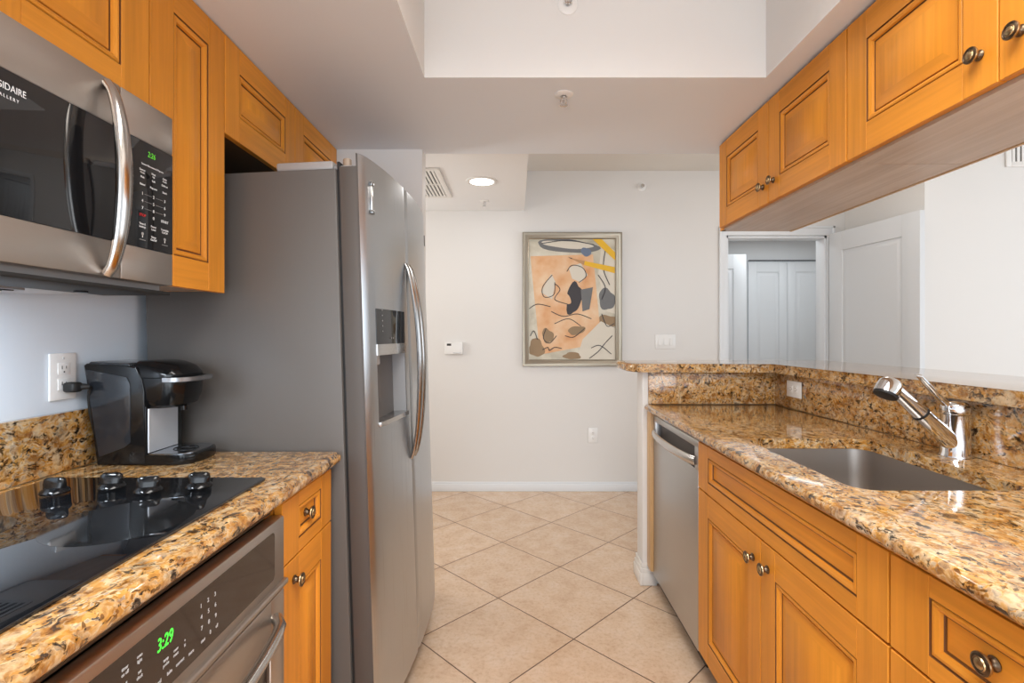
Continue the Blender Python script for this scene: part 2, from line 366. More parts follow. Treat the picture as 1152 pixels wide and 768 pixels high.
# door casing, open door leaf, room beyond
c = MB(); F = frB(BW)
for u0, u1 in ((1.652, 1.712), (2.528, 2.588)):
    c.box(u0, u1, 0, 2.150, 0.0005, 0.014, 0, 0.002, F); c.box(u0+(0.0 if u0 < 2 else 0.042), u0+(0.018 if u0 < 2 else 0.06), 0, 2.150, 0.012, 0.021, 0, 0.003, F)
c.box(1.652, 2.588, 2.075, 2.150, 0.0005, 0.0142, 0, 0.002, F); c.box(1.652, 2.588, 2.132, 2.150, 0.012, 0.021, 0, 0.003, F)
c.box(1.7125, 1.730, 0, 2.0745, -0.119, -0.0005, 0, 0.001, F); c.box(2.512, 2.5285, 0, 2.0745, -0.119, -0.0005, 0, 0.001, F); c.box(1.7125, 2.5285, 2.055, 2.0745, -0.119, -0.0005, 0, 0.001, F)
struct('trim_1', c, 'white')
MOLD = [(0, 0.0), (0.004, -0.0075), (0.018, -0.0083), (0.030, -0.003), (0.040, -0.0015), (0.044, -0.0015)]
def moulded_leaf(mb, fr, w, z0, z1, t, panels, m=0):
    mb.box(0, w, z0, z1, -t, -0.0085, m, 0, fr)
    us = sorted({p[0] for p in panels} | {p[1] for p in panels})
    # face skin built around the panels
    u0, u1 = panels[0][0], panels[0][1]
    mb.box(0, u0, z0, z1, -0.009, 0, m, 0.001, fr); mb.box(u1, w, z0, z1, -0.009, 0, m, 0.001, fr)
    zs = [z0] + [z for p in sorted(panels, key=lambda q: q[2]) for z in (p[2], p[3])] + [z1]
    for k in range(0, len(zs), 2): mb.box(u0, u1, zs[k], zs[k+1], -0.009, 0, m, 0, fr)
    for p in panels: mb.rings(fr, p[0], p[1], p[2], p[3], MOLD, m, m, m)
A = Vector((2.525, 4.045, 0)); B = Vector((2.612, 3.245, 0)); u = (B-A).normalized(); nrm = Vector((u.y, -u.x, 0))
wd = (B-A).length
d = MB(); FD = Fr(A, u, (0, 0, 1), nrm if nrm.x < 0 else -nrm)
moulded_leaf(d, FD, wd, 0.012, 2.075, 0.036, [(0.135, wd-0.135, 0.22, 0.88), (0.135, wd-0.135, 1.02, 1.93)])
dl = struct('door_1', d, 'dshade')
h = MB(); P = FD(wd-0.07, 1.0, 0.0); h.lathe([(0.028, 0), (0.028, 0.006), (0.011, 0.010), (0.010, 0.035), (0.026, 0.045), (0.028, 0.058), (0.018, 0.068), (0, 0.07)], P, FD.n)
struct('door_handle', h, 'satin', dl)
# room beyond the doorway
w = MB(); w.box(1.30, 1.42, BW+0.121, 5.32, 0, 2.5); w.box(3.70, 3.82, BW+0.121, 5.32, 0, 2.5); w.box(1.42, 2.40, 5.20, 5.32, 0, 2.5); w.box(3.22, 3.70, 5.20, 5.32, 0, 2.5); w.box(2.40, 3.22, 5.20, 5.32, 2.04, 2.5)
struct('wall_bath', w, 'bath')
struct('ceiling_bath', MB().box(1.42, 3.70, BW+0.121, 5.199, 2.262, 2.40), 'lceil')
bf = thing('bifold_door', 'white two-leaf folding closet door with tall raised panels beyond the doorway', 'door', (2.81, 5.19, 0))
for k, u0 in enumerate((2.405, 2.812)):
    l = MB(); fl = Fr((u0, 5.19, 0), (1, 0, 0), (0, 0, 1), (0, -1, 0)); moulded_leaf(l, fl, 0.403, 0.02, 2.026, 0.03, [(0.085, 0.318, 0.16, 0.86), (0.085, 0.318, 0.98, 1.92)])
    l.build('door_leaf', 'white', bf)
MB().box(2.403, 3.217, 5.165, 5.195, 2.029, 2.039).build('track', 'matte', bf)
l = MB(); fl = Fr((1.44, 4.78, 0), (1, 0, 0), (0, 0, 1), (0, -1, 0)); moulded_leaf(l, fl, 0.755, 0.012, 2.035, 0.035, [(0.12, 0.635, 0.22, 0.88), (0.12, 0.635, 1.0, 1.90)])
struct('door_2', l, 'white')
# pony wall under the raised bar (two legs of an L)
w = MB(); w.box(0.645, 1.44, 2.552, 2.666, 0, 1.079, 0, 0.008); w.box(1.328, 1.44, -0.6, 2.552, 0, 1.079)
struct('wall_bar', w, 'wall')
b = MB()
for h0, h1, t in ((0, 0.062, 0.016), (0.060, 0.085, 0.012), (0.083, 0.112, 0.007)):
    b.box(0.645-t, 0.6445, 2.552-t, 2.666+t, h0, h1, 0, 0.003); b.box(0.6440, 0.715, 2.552-t, 2.5515, h0, h1, 0, 0.003); b.box(0.6440, 1.44, 2.6665, 2.666+t, h0, h1, 0, 0.003)
struct('baseboard_bar', b, 'base')

# ------------------------------------------------------------------ cabinet kit
def panel_door(mb, fr, u0, u1, v0, v1, st=0.078, rl=None, th=0.02, raised=True, stu=None):
    rl = rl or st; sa, sb = stu or (st, st)
    # materials: 0 vertical grain, 1 horizontal grain, 2 groove
    bv = 0.0014
    mb.box(u0, u0+sa, v0, v1, 0, th, 0, bv, fr, 1); mb.box(u1-sb, u1, v0, v1, 0, th, 0, bv, fr, 1)
    mb.box(u0+sa, u1-sb, v0, v0+rl, 0, th-0.0003, 1, bv*0.5, fr, 1); mb.box(u0+sa, u1-sb, v1-rl, v1, 0, th-0.0003, 1, bv*0.5, fr, 1)
    pr = [(0, th-0.0005, True), (0.0006, th-0.004, True), (0.0026, th-0.004), (0.0045, th-0.0015), (0.009, th-0.001), (0.0150, th-0.0045), (0.0172, th-0.010, True), (0.0178, th-0.0125, True), (0.0215, th-0.0125)]
    if raised: pr += [(0.0225, th-0.0095), (0.050, th-0.0025), (0.0515, th-0.0015)]
    else: pr += [(0.024, th-0.0122)]
    mb.rings(fr, u0+sa, u1-sb, v0+rl, v1-rl, pr, 1, 0, 0 if raised else 1, 2)
KN = [(0.0105, 0), (0.0110, 0.002), (0.0088, 0.0045), (0.0070, 0.007), (0.0066, 0.012), (0.0095, 0.0145), (0.0155, 0.0170), (0.0168, 0.0195), (0.0162, 0.0215), (0.0137, 0.0227), (0.0130, 0.0217), (0.0105, 0.0227), (0.0095, 0.0245), (0.0078, 0.0237), (0.0050, 0.0255), (0.0, 0.0262)]
KM = [0, 0, 0, 0, 0, 0, 1, 1, 0, 0, 0, 1, 0, 1, 1, 1]
def knob(parent, p, n): 
    return MB().lathe(KN, p, n, 0, 28, KM).build('knob', ['bronze', 'brass'], parent)
WM = ['wv', 'wh', 'groove']
def door(parent, fr, u0, u1, v0, v1, kn=None, name='door', **kw):
    mb = MB(); panel_door(mb, fr, u0, u1, v0, v1, **kw); o = mb.build(name, WM, parent)
    if kn: knob(o, fr(kn[0], kn[1], 0.0200 if kw.get('raised', True) or name != 'drawer' else 0.0080), fr.n)
    return o
def carcass(parent, x0, x1, y0, y1, z0, z1, front, kick=None, t=0.018, under='wu', fstile=0.0):
    # open-fronted box of panels; front = x of the front edge (x0 or x1)
    mb = MB()
    mb.box(x0, x1, y0, y0+t, z0, z1, 0); mb.box(x0, x1, y1-t, y1, z0, z1, 0)
    mb.box(x0, x1, y0+t, y1-t, z0, z0+t, 1)
    bx = (x0, x0+0.008) if front == x1 else (x1-0.008, x1)
    mb.box(bx[0], bx[1], y0+t, y1-t, z0+t, z1, 2)
    if kick:
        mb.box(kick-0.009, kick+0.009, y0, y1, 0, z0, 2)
    return mb.build('body', ['wv', under, 'wdark'], parent)

# ---- left wall cabinets (fronts at x=-0.854)
XL = -0.854; FL = frL(XL-0.02)
g = 'wall cabinets on the left'
t = thing('wall_cabinet', 'honey maple wall cabinet with two short doors directly above the microwave', 'cabinet', (-1.0, 0.79, 1.772), g)
carcass(t, -1.168, XL-0.022, 0.412, 1.171, 1.772, ZC-0.002, XL-0.022)
door(t, FL, 0.414, 0.790, 1.772, ZC-0.004); door(t, FL, 0.793, 1.171, 1.772, ZC-0.004, stu=(0.075, 0.083))
t = thing('wall_cabinet', 'tall narrow honey maple wall cabinet between microwave and refrigerator', 'cabinet', (-1.0, 1.32, 1.39), g)
carcass(t, -1.168, XL-0.022, 1.173, 1.475, 1.393, ZC-0.002, XL-0.022)
door(t, FL, 1.174, 1.4745, 1.388, ZC-0.004, stu=(0.082, 0.077))
t = thing('wall_cabinet', 'short honey maple wall cabinet with two doors above the refrigerator', 'cabinet', (-1.0, 1.94, 1.861), g)
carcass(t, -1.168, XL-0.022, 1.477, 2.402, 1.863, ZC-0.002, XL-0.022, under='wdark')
door(t, FL, 1.478, 1.944, 1.860, ZC-0.004, kn=(1.915, 1.892)); door(t, FL, 1.947, 2.398, 1.860, ZC-0.004, kn=(1.978, 1.892))

# ---- microwave
XM = -0.797; mw = thing('microwave', 'stainless over-the-range microwave with black glass door and curved handle', 'microwave', (-0.98, 0.79, 1.362))
MB().box(-1.165, XM-0.03, 0.416, 1.168, 1.366, 1.766, 0, 0.003).build('body', 'grey', mw)
F = frL(XM)
d = MB(); d.box(0.416, 1.0125, 1.681, 1.768, -0.028, 0, 0, 0.003, F); d.box(0.416, 1.0125, 1.379, 1.452, -0.028, 0, 0, 0.003, F)
d.box(0.416, 0.440, 1.452, 1.681, -0.028, 0, 0, 0, F)
dd = d.build('door', 'st', mw)
MB().box(0.440, 1.0125, 1.452, 1.681, -0.027, -0.0005, 0, 0.0005, F).build('glass_panel', 'bglass', dd)
q = MB(); q.text('FRIGIDAIRE', 0.0155, F, 0.818, 1.654, 0.0001, 0, 'RIGHT', 0.82); q.text('GALLERY', 0.0075, F, 0.806, 1.6385, 0.0001, 0, 'RIGHT', 0.9, space=1.5)
q.build('logo', 'print', dd)
hp = []
for k in range(25):
    a = -1 + 2*k/24; hp.append((XM + 0.003 + 0.034*(1-a*a)**0.62, 0.9760, 1.570 + 0.186*a))
MB().tube(hp, [0.011+0.006*(1-abs(-1+2*k/24)**2) for k in range(25)], 0, 14, ((1, 0, 0), 0.7)).build('handle', 'mhandle', dd)
cp = MB(); cp.box(1.0145, 1.168, 1.681, 1.768, -0.028, 0, 0, 0.003, F); cp.box(1.0145, 1.168, 1.379, 1.452, -0.028, 0, 0, 0.003, F); cp.box(1.0145, 1.168, 1.440, 1.690, -0.0275, -0.026, 0, 0, F)
cpo = cp.build('control_panel', 'st', mw)
MB().box(1.0145, 1.168, 1.452, 1.681, -0.0255, -0.0005, 0, 0.0005, F).build('key_glass', 'bglass', cpo)
MB().text('2:26', 0.017, F, 1.088, 1.657, 0.0, 0, 'LEFT', 0.8, 0.15).build('clock_display', 'dgreen', cpo)
q = MB(); c3 = (1.073, 1.106, 1.141)
q.text('Sensor Microwave & Popcorn', 0.0058, F, 1.07, 1.632, 0, 0, 'LEFT', 0.95)
for i, row in enumerate((('Sensor', 'Heat', 'Auto'), ('Melt', 'Soft', 'Defrost'), ('Baked', 'Popcorn', 'Snack'))):
    for cx, tx in zip(c3, row): q.text(tx, 0.0062, F, cx, 1.6185-0.0155*i, 0, 0); 
    for cx, tx in list(zip(c3, ('Cook', 'Up', 'Cook')))[:3 if i == 0 else 0]: q.text(tx, 0.0055, F, cx, 1.6125, 0, 0)
for i, row in enumerate(('123', '456', '789', ' 0 ')):
    for cx, tx in zip(c3, row): q.text(tx, 0.0095, F, cx, 1.568-0.0155*i, 0, 0)
    if i < 3: q.box(c3[0]+0.006, c3[1]-0.006, 1.568-0.0155*i-0.0003, 1.568-0.0155*i+0.0003, 0, 0.0003, 1, 0, F); q.box(c3[1]+0.006, c3[2]-0.006, 1.568-0.0155*i-0.0003, 1.568-0.0155*i+0.0003, 0, 0.0003, 1, 0, F)
q.text('START', 0.0080, F, c3[2], 1.5215, 0, 0)
for cx, a, b2, z in ((c3[0], 'Time &', 'Settings', 1.503), (c3[1], 'Power', 'Level', 1.503), (c3[2], 'Turntable', 'On/Off', 1.503), (c3[1], 'Timer', 'On/Off', 1.480)):
    q.text(a, 0.0062, F, cx, z, 0, 0); q.text(b2, 0.0062, F, cx, z-0.0062, 0, 0)
for cx in (c3[0], c3[2]):
    q.lathe([(0.0035, 0), (0.0035, 0.0003)], F(cx, 1.482), F.n, 1, 14); q.box(cx-0.001, cx+0.001, 1.474, 1.479, 0, 0.0003, 0, 0, F); q.box(cx-0.009, cx+0.009, 1.4685, 1.4695, 0, 0.0003, 1, 0, F)
q.build('key_labels', ['print', 'dprint'], cpo)
MB().text('STOP', 0.0080, F, c3[0], 1.5215, 0.0002, 0).build('stop_label', 'redp', cpo)
bt = MB(); bt.box(-0.955, XM-0.004, 0.42, 1.165, 1.357, 1.3655, 0, 0.002); bt.build('vent_lip', 'matte', mw)
bt = MB(); bt.box(-1.16, -0.957, 0.42, 1.165, 1.360, 1.3655, 0, 0.001); bo = bt.build('underside_panel', 'lgrey', mw)
for y0 in (0.50, 0.80):
    fm = MB(); fm.prism(rrect(-1.11, -0.985, y0, y0+0.22, 0.02), 1.3555, 1.3600, 0)
    for k in range(5): fm.box(-1.105+0.024*k, -1.095+0.024*k, y0+0.02, y0+0.20, 1.3535, 1.3556, 1)
    fm.build('grease_filter', ['filt', 'matte'], bo)
MB().lathe([(0.012, 0), (0.012, 0.004), (0, 0.004)], (-0.90, 1.04, 1.357), (0, 0, -1), 0, 16).build('lamp_cover', 'black', mw)

area('under_microwave_fill', (-1.04, 0.79, 1.350), (-1.22, 0.79, 0.95), 0.10, 0.30, 7.0, (0.80, 0.90, 1.0))  # light added under the microwave, tilted to brighten the left wall
MB().prism(rrect(-0.965, -0.93, 0.735, 0.845, 0.01), 1.3545, 1.3602, 0).build('underside_lens', 'wplast', mw)  # unlit lens plate added along with that light
# ---- left base units
XB = -0.545; FB = frL(XB-0.02)
t = thing('base_cabinet', 'honey maple base cabinet with one drawer over a door beside the refrigerator', 'cabinet', (-0.85, 1.33, 0))
carcass(t, -1.168, XB-0.022, 1.173, 1.484, 0.10, 0.8815, XB-0.022, kick=-0.63)
door(t, FB, 1.174, 1.484, 0.720, 0.870, kn=(1.330, 0.797), name='drawer', st=0.085, rl=0.034, raised=False, stu=(0.09, 0.075))
door(t, FB, 1.174, 1.484, 0.104, 0.716, kn=(1.235, 0.665), stu=(0.09, 0.075))
t = thing('oven_cabinet', 'maple cabinet housing the wall oven under the cooktop', 'cabinet', (-0.85, 0.79, 0))
mb = MB()
mb.box(-1.168, XB-0.030, 0.392, 0.410, 0.10, 0.8815, 0); mb.box(-1.168, XB-0.030, 1.1535, 1.1715, 0.10, 0.8815, 0)
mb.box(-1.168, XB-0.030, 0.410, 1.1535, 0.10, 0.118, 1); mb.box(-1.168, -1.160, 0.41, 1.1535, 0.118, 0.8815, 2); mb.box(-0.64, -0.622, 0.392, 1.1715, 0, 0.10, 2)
mb.box(XB-0.03, XB-0.008, 0.410, 1.1535, 0.868, 0.8815, 1); mb.box(XB-0.04, XB-0.024, 0.40, 1.165, 0.850, 0.869, 2)
mb.build('body', ['wv', 'wh', 'wdark'], t)
t = thing('base_cabinet', 'maple base cabinet nearest the camera beside the wall oven', 'cabinet', (-0.85, -0.1, 0))
carcass(t, -1.168, XB-0.022, -0.6, 0.390, 0.10, 0.8815, XB-0.022, kick=-0.63)
door(t, FB, -0.598, -0.106, 0.104, 0.870, kn=(-0.14, 0.7)); door(t, FB, -0.103, 0.389, 0.104, 0.870, kn=(-0.07, 0.7))
# oven
XO = -0.5375; F = frL(XO); ov = thing('built_in_oven', 'stainless built-in wall oven with dark control glass under the cooktop', 'oven', (-0.82, 0.79, 0.12))
MB().box(-1.10, XO-0.035, 0.412, 1.152, 0.13, 0.842).build('body', 'matte', ov)
cp = MB(); cp.box(0.405, 1.170, 0.690, 0.848, -0.034, 0, 0, 0.006, F); cp.box(0.405, 1.170, 0.690, 0.704, -0.01, 0.010, 0, 0.005, F, 3)
cpo = cp.build('control_panel', 'st', ov)
gp = MB(); gp.prism(rrect(0.448, 1.120, 0.722, 0.828, 0.012), -0.004, 0.0008, 0, 0, F); gp.build('control_glass', 'oglass', cpo)
MB().text('3:29', 0.029, F, 0.769, 0.797, 0.001, 0, 'CENTER', 0.72, 0.12).build('clock_display', 'green', cpo)
q = MB()
for i, row in enumerate(('123', '456', '789')):
    for k, tx in enumerate(row): q.text(tx, 0.0105, F, 0.857+0.020*k+0.001*i, 0.803-0.0195*i, 0.001)
q.build('key_digits', 'lgrey', cpo); q = MB()
for tx, y, z, sz in (('0', 0.883, 0.7435, 0.0105), ('start', 0.8625, 0.7415, 0.0085), ('off', 0.902, 0.7435, 0.0085), ('bake', 0.779, 0.743, 0.0085), ('convect', 0.8035, 0.743, 0.0085), ('more', 0.831, 0.741, 0.0085), ('broil', 0.755, 0.743, 0.0085)):
    q.text(tx, sz, F, y, z, 0.001, 0, 'CENTER', 0.72)
for a, b2, y, z in (('temp', 'probe', 0.771, 0.766), ('conv', 'roast', 0.7935, 0.767), ('+', 'hi', 0.815, 0.768), ('timer', 'on off', 0.690, 0.806), ('oven', 'light', 0.717, 0.806), ('set', 'clock', 0.717, 0.783), ('self', 'clean', 0.690, 0.783)):
    if a == 'timer': q.build('key_labels', 'lgrey', cpo); q = MB()
    q.text(a, 0.0072, F, y, z+0.002, 0.001, 0, 'CENTER', 0.75); q.text(b2, 0.0072, F, y, z-0.0055, 0.001, 0, 'CENTER', 0.75)
q.build('key_labels', 'lgrey', cpo)
od = MB(); z0, z1 = 0.16, 0.680
od.box(0.405, 0.470, z0, z1, -0.034, 0, 0, 0.005, F); od.box(1.105, 1.170, z0, z1, -0.034, 0, 0, 0.005, F); od.box(0.465, 1.11, z1-0.105, z1, -0.034, 0, 0, 0.005, F); od.box(0.465, 1.11, z0, z0+0.10, -0.034, 0, 0, 0.005, F)
odo = od.build('door', 'st', ov)
MB().box(0.465, 1.11, z0+0.095, z1-0.10, -0.030, -0.004, 0, 0.001, F).build('window', 'oglass', odo)
hp = [(XO+0.004+0.056*math.sin(PI*k/20)**0.45, 0.455+0.665*k/20, 0.636) for k in range(21)]
MB().tube(hp, 0.0125, 0, 14, ((0, 0, 1), 0.85)).build('handle', 'satin', odo)
MB().box(XO-0.034, XO-0.006, 0.407, 1.168, 0.678, 0.6905).build('gap_strip', 'matte', ov)
MB().box(XO-0.034, XO-0.008, 0.407, 1.168, 0.122, 0.157, 0, 0.003).build('lower_trim', 'st', ov)

# countertop + splash + cooktop
ct = MB(); ct.prism([(-1.169, -0.6), (-0.520, -0.6), (-0.520, 1.494), (-0.534, 1.510), (-1.169, 1.510)], 0.882, 0.918, 0, 0.0165, seg=5)
tag(ct.build('countertop', 'granite'), 'speckled gold granite countertop around the black cooktop', 'countertop')
ct = MB(); ct.box(-1.1695, -1.150, -0.6, 1.512, 0.9185, 1.068, 0, 0.002)
tag(ct.build('backsplash', 'granite'), 'low granite backsplash strip along the left wall behind the cooktop', 'backsplash', 'granite backsplashes')
ck = thing('cooktop', 'black glass electric cooktop with four knobs set in the left counter', 'cooktop', (-0.85, 0.83, 0.918))
MB().prism(rrect(-1.110, -0.597, 0.440, 1.207, 0.012), 0.9182, 0.9235, 0, 0.0015).build('glass_top', 'cglass', ck)
for cx, cy, r in ((-0.725, 0.925, 0.115), (-0.98, 0.86, 0.09), (-0.735, 0.55, 0.09), (-0.98, 0.60, 0.115)):
    MB().lathe([(r, 0), (r, 0.0002), (0, 0.0002)], (cx, cy, 0.92355), (0, 0, 1), 0, 48).build('burner_zone', 'ring', ck)
for x, y, a in ((-1.000, 1.090, 0.1), (-0.905, 1.125, 0.25), (-0.803, 1.098, 0.35), (-0.712, 1.130, 0.3)):
    kb = MB(); kb.lathe([(0.026, 0), (0.027, 0.003), (0.025, 0.007), (0.021, 0.010), (0.019, 0.012), (0, 0.0125)], (x, y, 0.9237), (0, 0, 1), 0, 28)
    rr = Matrix.Rotation(a, 4, 'Z'); ringp = []
    for z, hw, hl in ((0.010, 0.0115, 0.021), (0.020, 0.0095, 0.0225), (0.029, 0.0075, 0.021), (0.033, 0.004, 0.016)):
        rg = []
        for k in range(24):
            th = 2*PI*k/24; cx = math.copysign(abs(math.cos(th))**0.6, math.cos(th))*hl; cy = math.copysign(abs(math.sin(th))**0.8, math.sin(th))*hw
            v = rr @ Vector((cx, cy, 0)); rg.append((x+v.x, y+v.y, 0.9237+z))
        ringp.append(rg)
    kb.loft(ringp, 0); kb.build('knob', 'black', ck)

# ---- coffee maker
km = thing('coffee_maker', 'black single-cup coffee maker with smoked tank and silver cup bay', 'coffee maker', (-1.0, 1.42, 0.918))
def kx(px, Y=1.335): return (px-580)*Y/565
def kz(py, Y=1.335): return CAMZ-(py-377)*Y/565
FY = Fr((0, 1.335, 0), (1, 0, 0), (0, 0, 1), (0, 1, 0))
pf = [(kx(109), 0.920), (kx(163), 0.920), (kx(162), kz(440)), (kx(159.5), kz(427)), (kx(152), kz(413)), (kx(140), 1.184), (kx(97), 1.190), (kx(94), kz(411)), (kx(99), kz(440))]
MB().prism(pf, 0.0, 0.150, 0, 0.003, FY, 2).build('body', 'black', km)
tk = [(kx(96.5), kz(415)), (kx(143), kz(424)), (kx(147), kz(432)), (kx(147), kz(498)), (kx(141), kz(503)), (kx(112), kz(514))]
MB().prism(tk, -0.003, 0.004, 0, 0.001, FY).build('water_tank', 'tank', km)
MB().prism([(kx(94.5), 1.1835), (kx(145), 1.1825), (kx(143), 1.1905), (kx(100), 1.1945)], 0.004, 0.146, 0, 0.003, FY).build('tank_lid', 'tank', km)
MB().prism([(kx(160), 0.92), (-0.984, 0.92), (-0.984, 1.075), (kx(160), 1.075)], 0.003, 0.145, 0, 0.003, FY).build('spine', 'black', km)
def dshape(xb, xf, y0, y1, z, n=20, pw=2.6):
    cy = (y0+y1)/2; hy = (y1-y0)/2; xm = xb+(xf-xb)*0.35; p = [(xb, y0, z)]
    for k in range(n+1):
        a = -PI/2+PI*k/n; c_, s_ = math.cos(a), math.sin(a)
        p.append((xm+(xf-xm)*abs(c_)**(2/pw), cy+hy*math.copysign(abs(s_)**(2/pw), s_), z))
    p.append((xb, y1, z)); return p
MB().loft([dshape(-1.0, xf, 1.339+dy, 1.484-dy, z) for xf, dy, z in ((-0.930, 0.014, 1.068), (-0.912, 0.006, 1.076), (-0.902, 0.002, 1.098), (-0.897, 0.0, 1.136), (-0.900, 0.0, 1.150))]).build('brew_head', 'black', km)
MB().loft([dshape(-1.02, xf, 1.339+dy, 1.484-dy, z) for xf, dy, z in ((-0.898, 0.0, 1.1515), (-0.896, 0.0, 1.160), (-0.915, 0.006, 1.181), (-0.945, 0.014, 1.192), (-0.97, 0.022, 1.196))]).build('lid', 'black', km)
hb = MB(); o1 = dshape(-0.968, -0.874, 1.328, 1.492, 0, 24)[1:-1]; o2 = dshape(-0.968, -0.894, 1.3365, 1.4835, 0, 24)[1:-1]
rg = [[(p[0], p[1], z) for p in o1] + [(p[0], p[1], z) for p in o2[::-1]] for z in (1.141, 1.152)]
hb.loft(rg, 0); hb.build('lid_handle', mat('handle_grey', (0.30, 0.30, 0.31), 0.25, 0.9), km)
MB().prism([(p[0], p[1]) for p in rrect(-0.988, -0.9815, 1.344, 1.462, 0.003)], 0.950, 1.068, 0).build('cup_bay_panel', mat('bay_silver', (0.74, 0.78, 0.84), 0.32, 0.7), km)
tr = MB(); tr.loft([dshape(-0.985, xf, 1.336, 1.486, z, 20, 3.6) for xf, z in ((-0.868, 0.9195), (-0.866, 0.924), (-0.866, 0.942), (-0.869, 0.946))]); tro = tr.build('drip_tray', 'black', km)
tp = MB(); tp.loft([dshape(-0.980, xf, 1.341, 1.481, z, 20, 3.6) for xf, z in ((-0.874, 0.9462), (-0.874, 0.9485))]); tp.build('tray_plate', mat('plate_steel', (0.42, 0.45, 0.50), 0.18, 1.0), tro)
rs = MB()
for r in (0.022, 0.030): rs.tube([(-0.925+r*math.cos(2*PI*k/32), 1.411+r*math.sin(2*PI*k/32), 0.9490) for k in range(33)], 0.0013, 0, 6)
rs.build('cup_ring', 'black', tro)
MB().lathe([(0.008, 0), (0.008, 0.012), (0, 0.012)], (-0.93, 1.41, 1.0685), (0, 0, -1), 0, 16).build('nozzle', 'black', km)
cd_ = MB(); cd_.tube([(-1.122, 1.317, 1.131), (-1.124, 1.327, 1.126), (-1.133, 1.334, 1.105), (-1.139, 1.345, 1.06), (-1.138, 1.36, 1.0), (-1.130, 1.38, 0.96)], 0.0045, 0, 10); cd_.build('power_cord', 'matte', km)
pg = MB(); pg.box(-1.1595, -1.128, 1.282, 1.312, 1.118, 1.144, 0, 0.007, seg=3); pg.tube([(-1.140, 1.305, 1.131), (-1.128, 1.312, 1.131), (-1.119, 1.319, 1.131)], [0.010, 0.008, 0.006], 0, 10); pg.build('plug', 'matte', km)

# outlets
def outlet(fr, u, v, label, name='wall_outlet', horiz=False, group='power outlets'):
    t = thing(name, label, 'outlet', fr(u, v, 0.0), group)
    def L(a, b, n): return (fr(u+a, v+b, n) if not horiz else fr(u+b, v+a, n))
    f2 = Fr(fr(u, v, 0), fr.u if not horiz else fr.v, fr.v if not horiz else fr.u, fr.n)
    MB().box(-0.038, 0.038, -0.060, 0.060, 0.0006, 0.0065, 0, 0.0025, f2).build('cover_plate', 'wplast', t)
    for s in (-1, 1):
        q = MB(); q.box(-0.017, 0.017, s*0.0205-0.0145, s*0.0205+0.0145, 0.006, 0.0082, 0, 0.001, f2)
        for a, hh in ((-0.006, 0.0045), (0.006, 0.0035)): q.box(a-0.0010, a+0.0010, s*0.0205+0.003-hh, s*0.0205+0.003+hh, 0.0080, 0.0085, 1, 0, f2)
        q.lathe([(0.0022, 0), (0.0022, 0.0003)], f2(0, s*0.0205-0.0085, 0.0082), f2.n, 1, 10); q.build('receptacle', ['wplast', 'slot'], t)
    q = MB(); q.lathe([(0.0032, 0), (0.0028, 0.001), (0, 0.0012)], f2(0, 0.047, 0.0063), f2.n, 0, 10); q.build('screw', 'lgrey', t)
    return t
outlet(frL(-1.170), 1.293, 1.159, 'white outlet plate with a black plug in it by the coffee maker')
outlet(frB(BW), 0.628, 0.452, 'white outlet low on the back wall under the painting')

# ------------------------------------------------------------------ refrigerator (built square, then set skewed and leaning back)
FX0, FY0 = -1.096, 1.541
fg = thing('refrigerator', 'tall stainless side-by-side refrigerator with grey sides and in-door dispenser', 'refrigerator', (FX0, FY0, 0))
Wf = 0.845
def fp(x, y, z): return Vector((FX0+x, FY0+y, z))
FF = Fr((FX0, FY0, 0), (1, 0, 0), (0, 1, 0), (0, 0, 1))
MB().box(0, 0.608, 0, Wf, 0.03, 1.752, 0, 0.006, FF).build('case', 'fside', fg)
MB().box(0.6085, 0.617, 0.010, Wf-0.010, 0.06, 1.775, 0, 0.002, FF).build('gasket', 'rubber', fg)
for y in (0.06, Wf-0.06):
    for x_ in (0.06, 0.56): MB().lathe([(0.022, 0.0), (0.022, 0.03)], fp(x_, y, 0.0), (0, 0, 1), 0, 16).build('foot', 'matte', fg)
MB().box(0.59, 0.612, 0.01, Wf-0.01, 0.012, 0.055, 0, 0.003, FF).build('toe_grille', 'matte', fg)
hc = MB(); hc.box(0.42, 0.597, 0.008, 0.085, 1.752, 1.779, 0, 0.007, FF); hc.box(0.59, 0.655, 0.02, 0.075, 1.7545, 1.766, 0, 0.003, FF); hc.build('hinge_cover', 'grey', fg)
hc = MB(); hc.box(0.42, 0.597, Wf-0.085, Wf-0.008, 1.752, 1.779, 0, 0.007, FF); hc.build('hinge_cover', 'grey', fg)
MB().lathe([(0.013, 0), (0.013, 0.026), (0.011, 0.029), (0, 0.029)], fp(0.630, 0.04, 1.762), (0, 0, 1), 0, 18).build('hinge_pin', mat('hinge_tan', (0.36, 0.27, 0.20), 0.45), fg)
SP = 0.375        # split between freezer and fridge door
def bow(y):
    # front profile of the contoured doors
    s = (y/Wf)*2-1
    return 0.690 + 0.030*(1-abs(s)**2.2) - 0.010*abs(s)**10
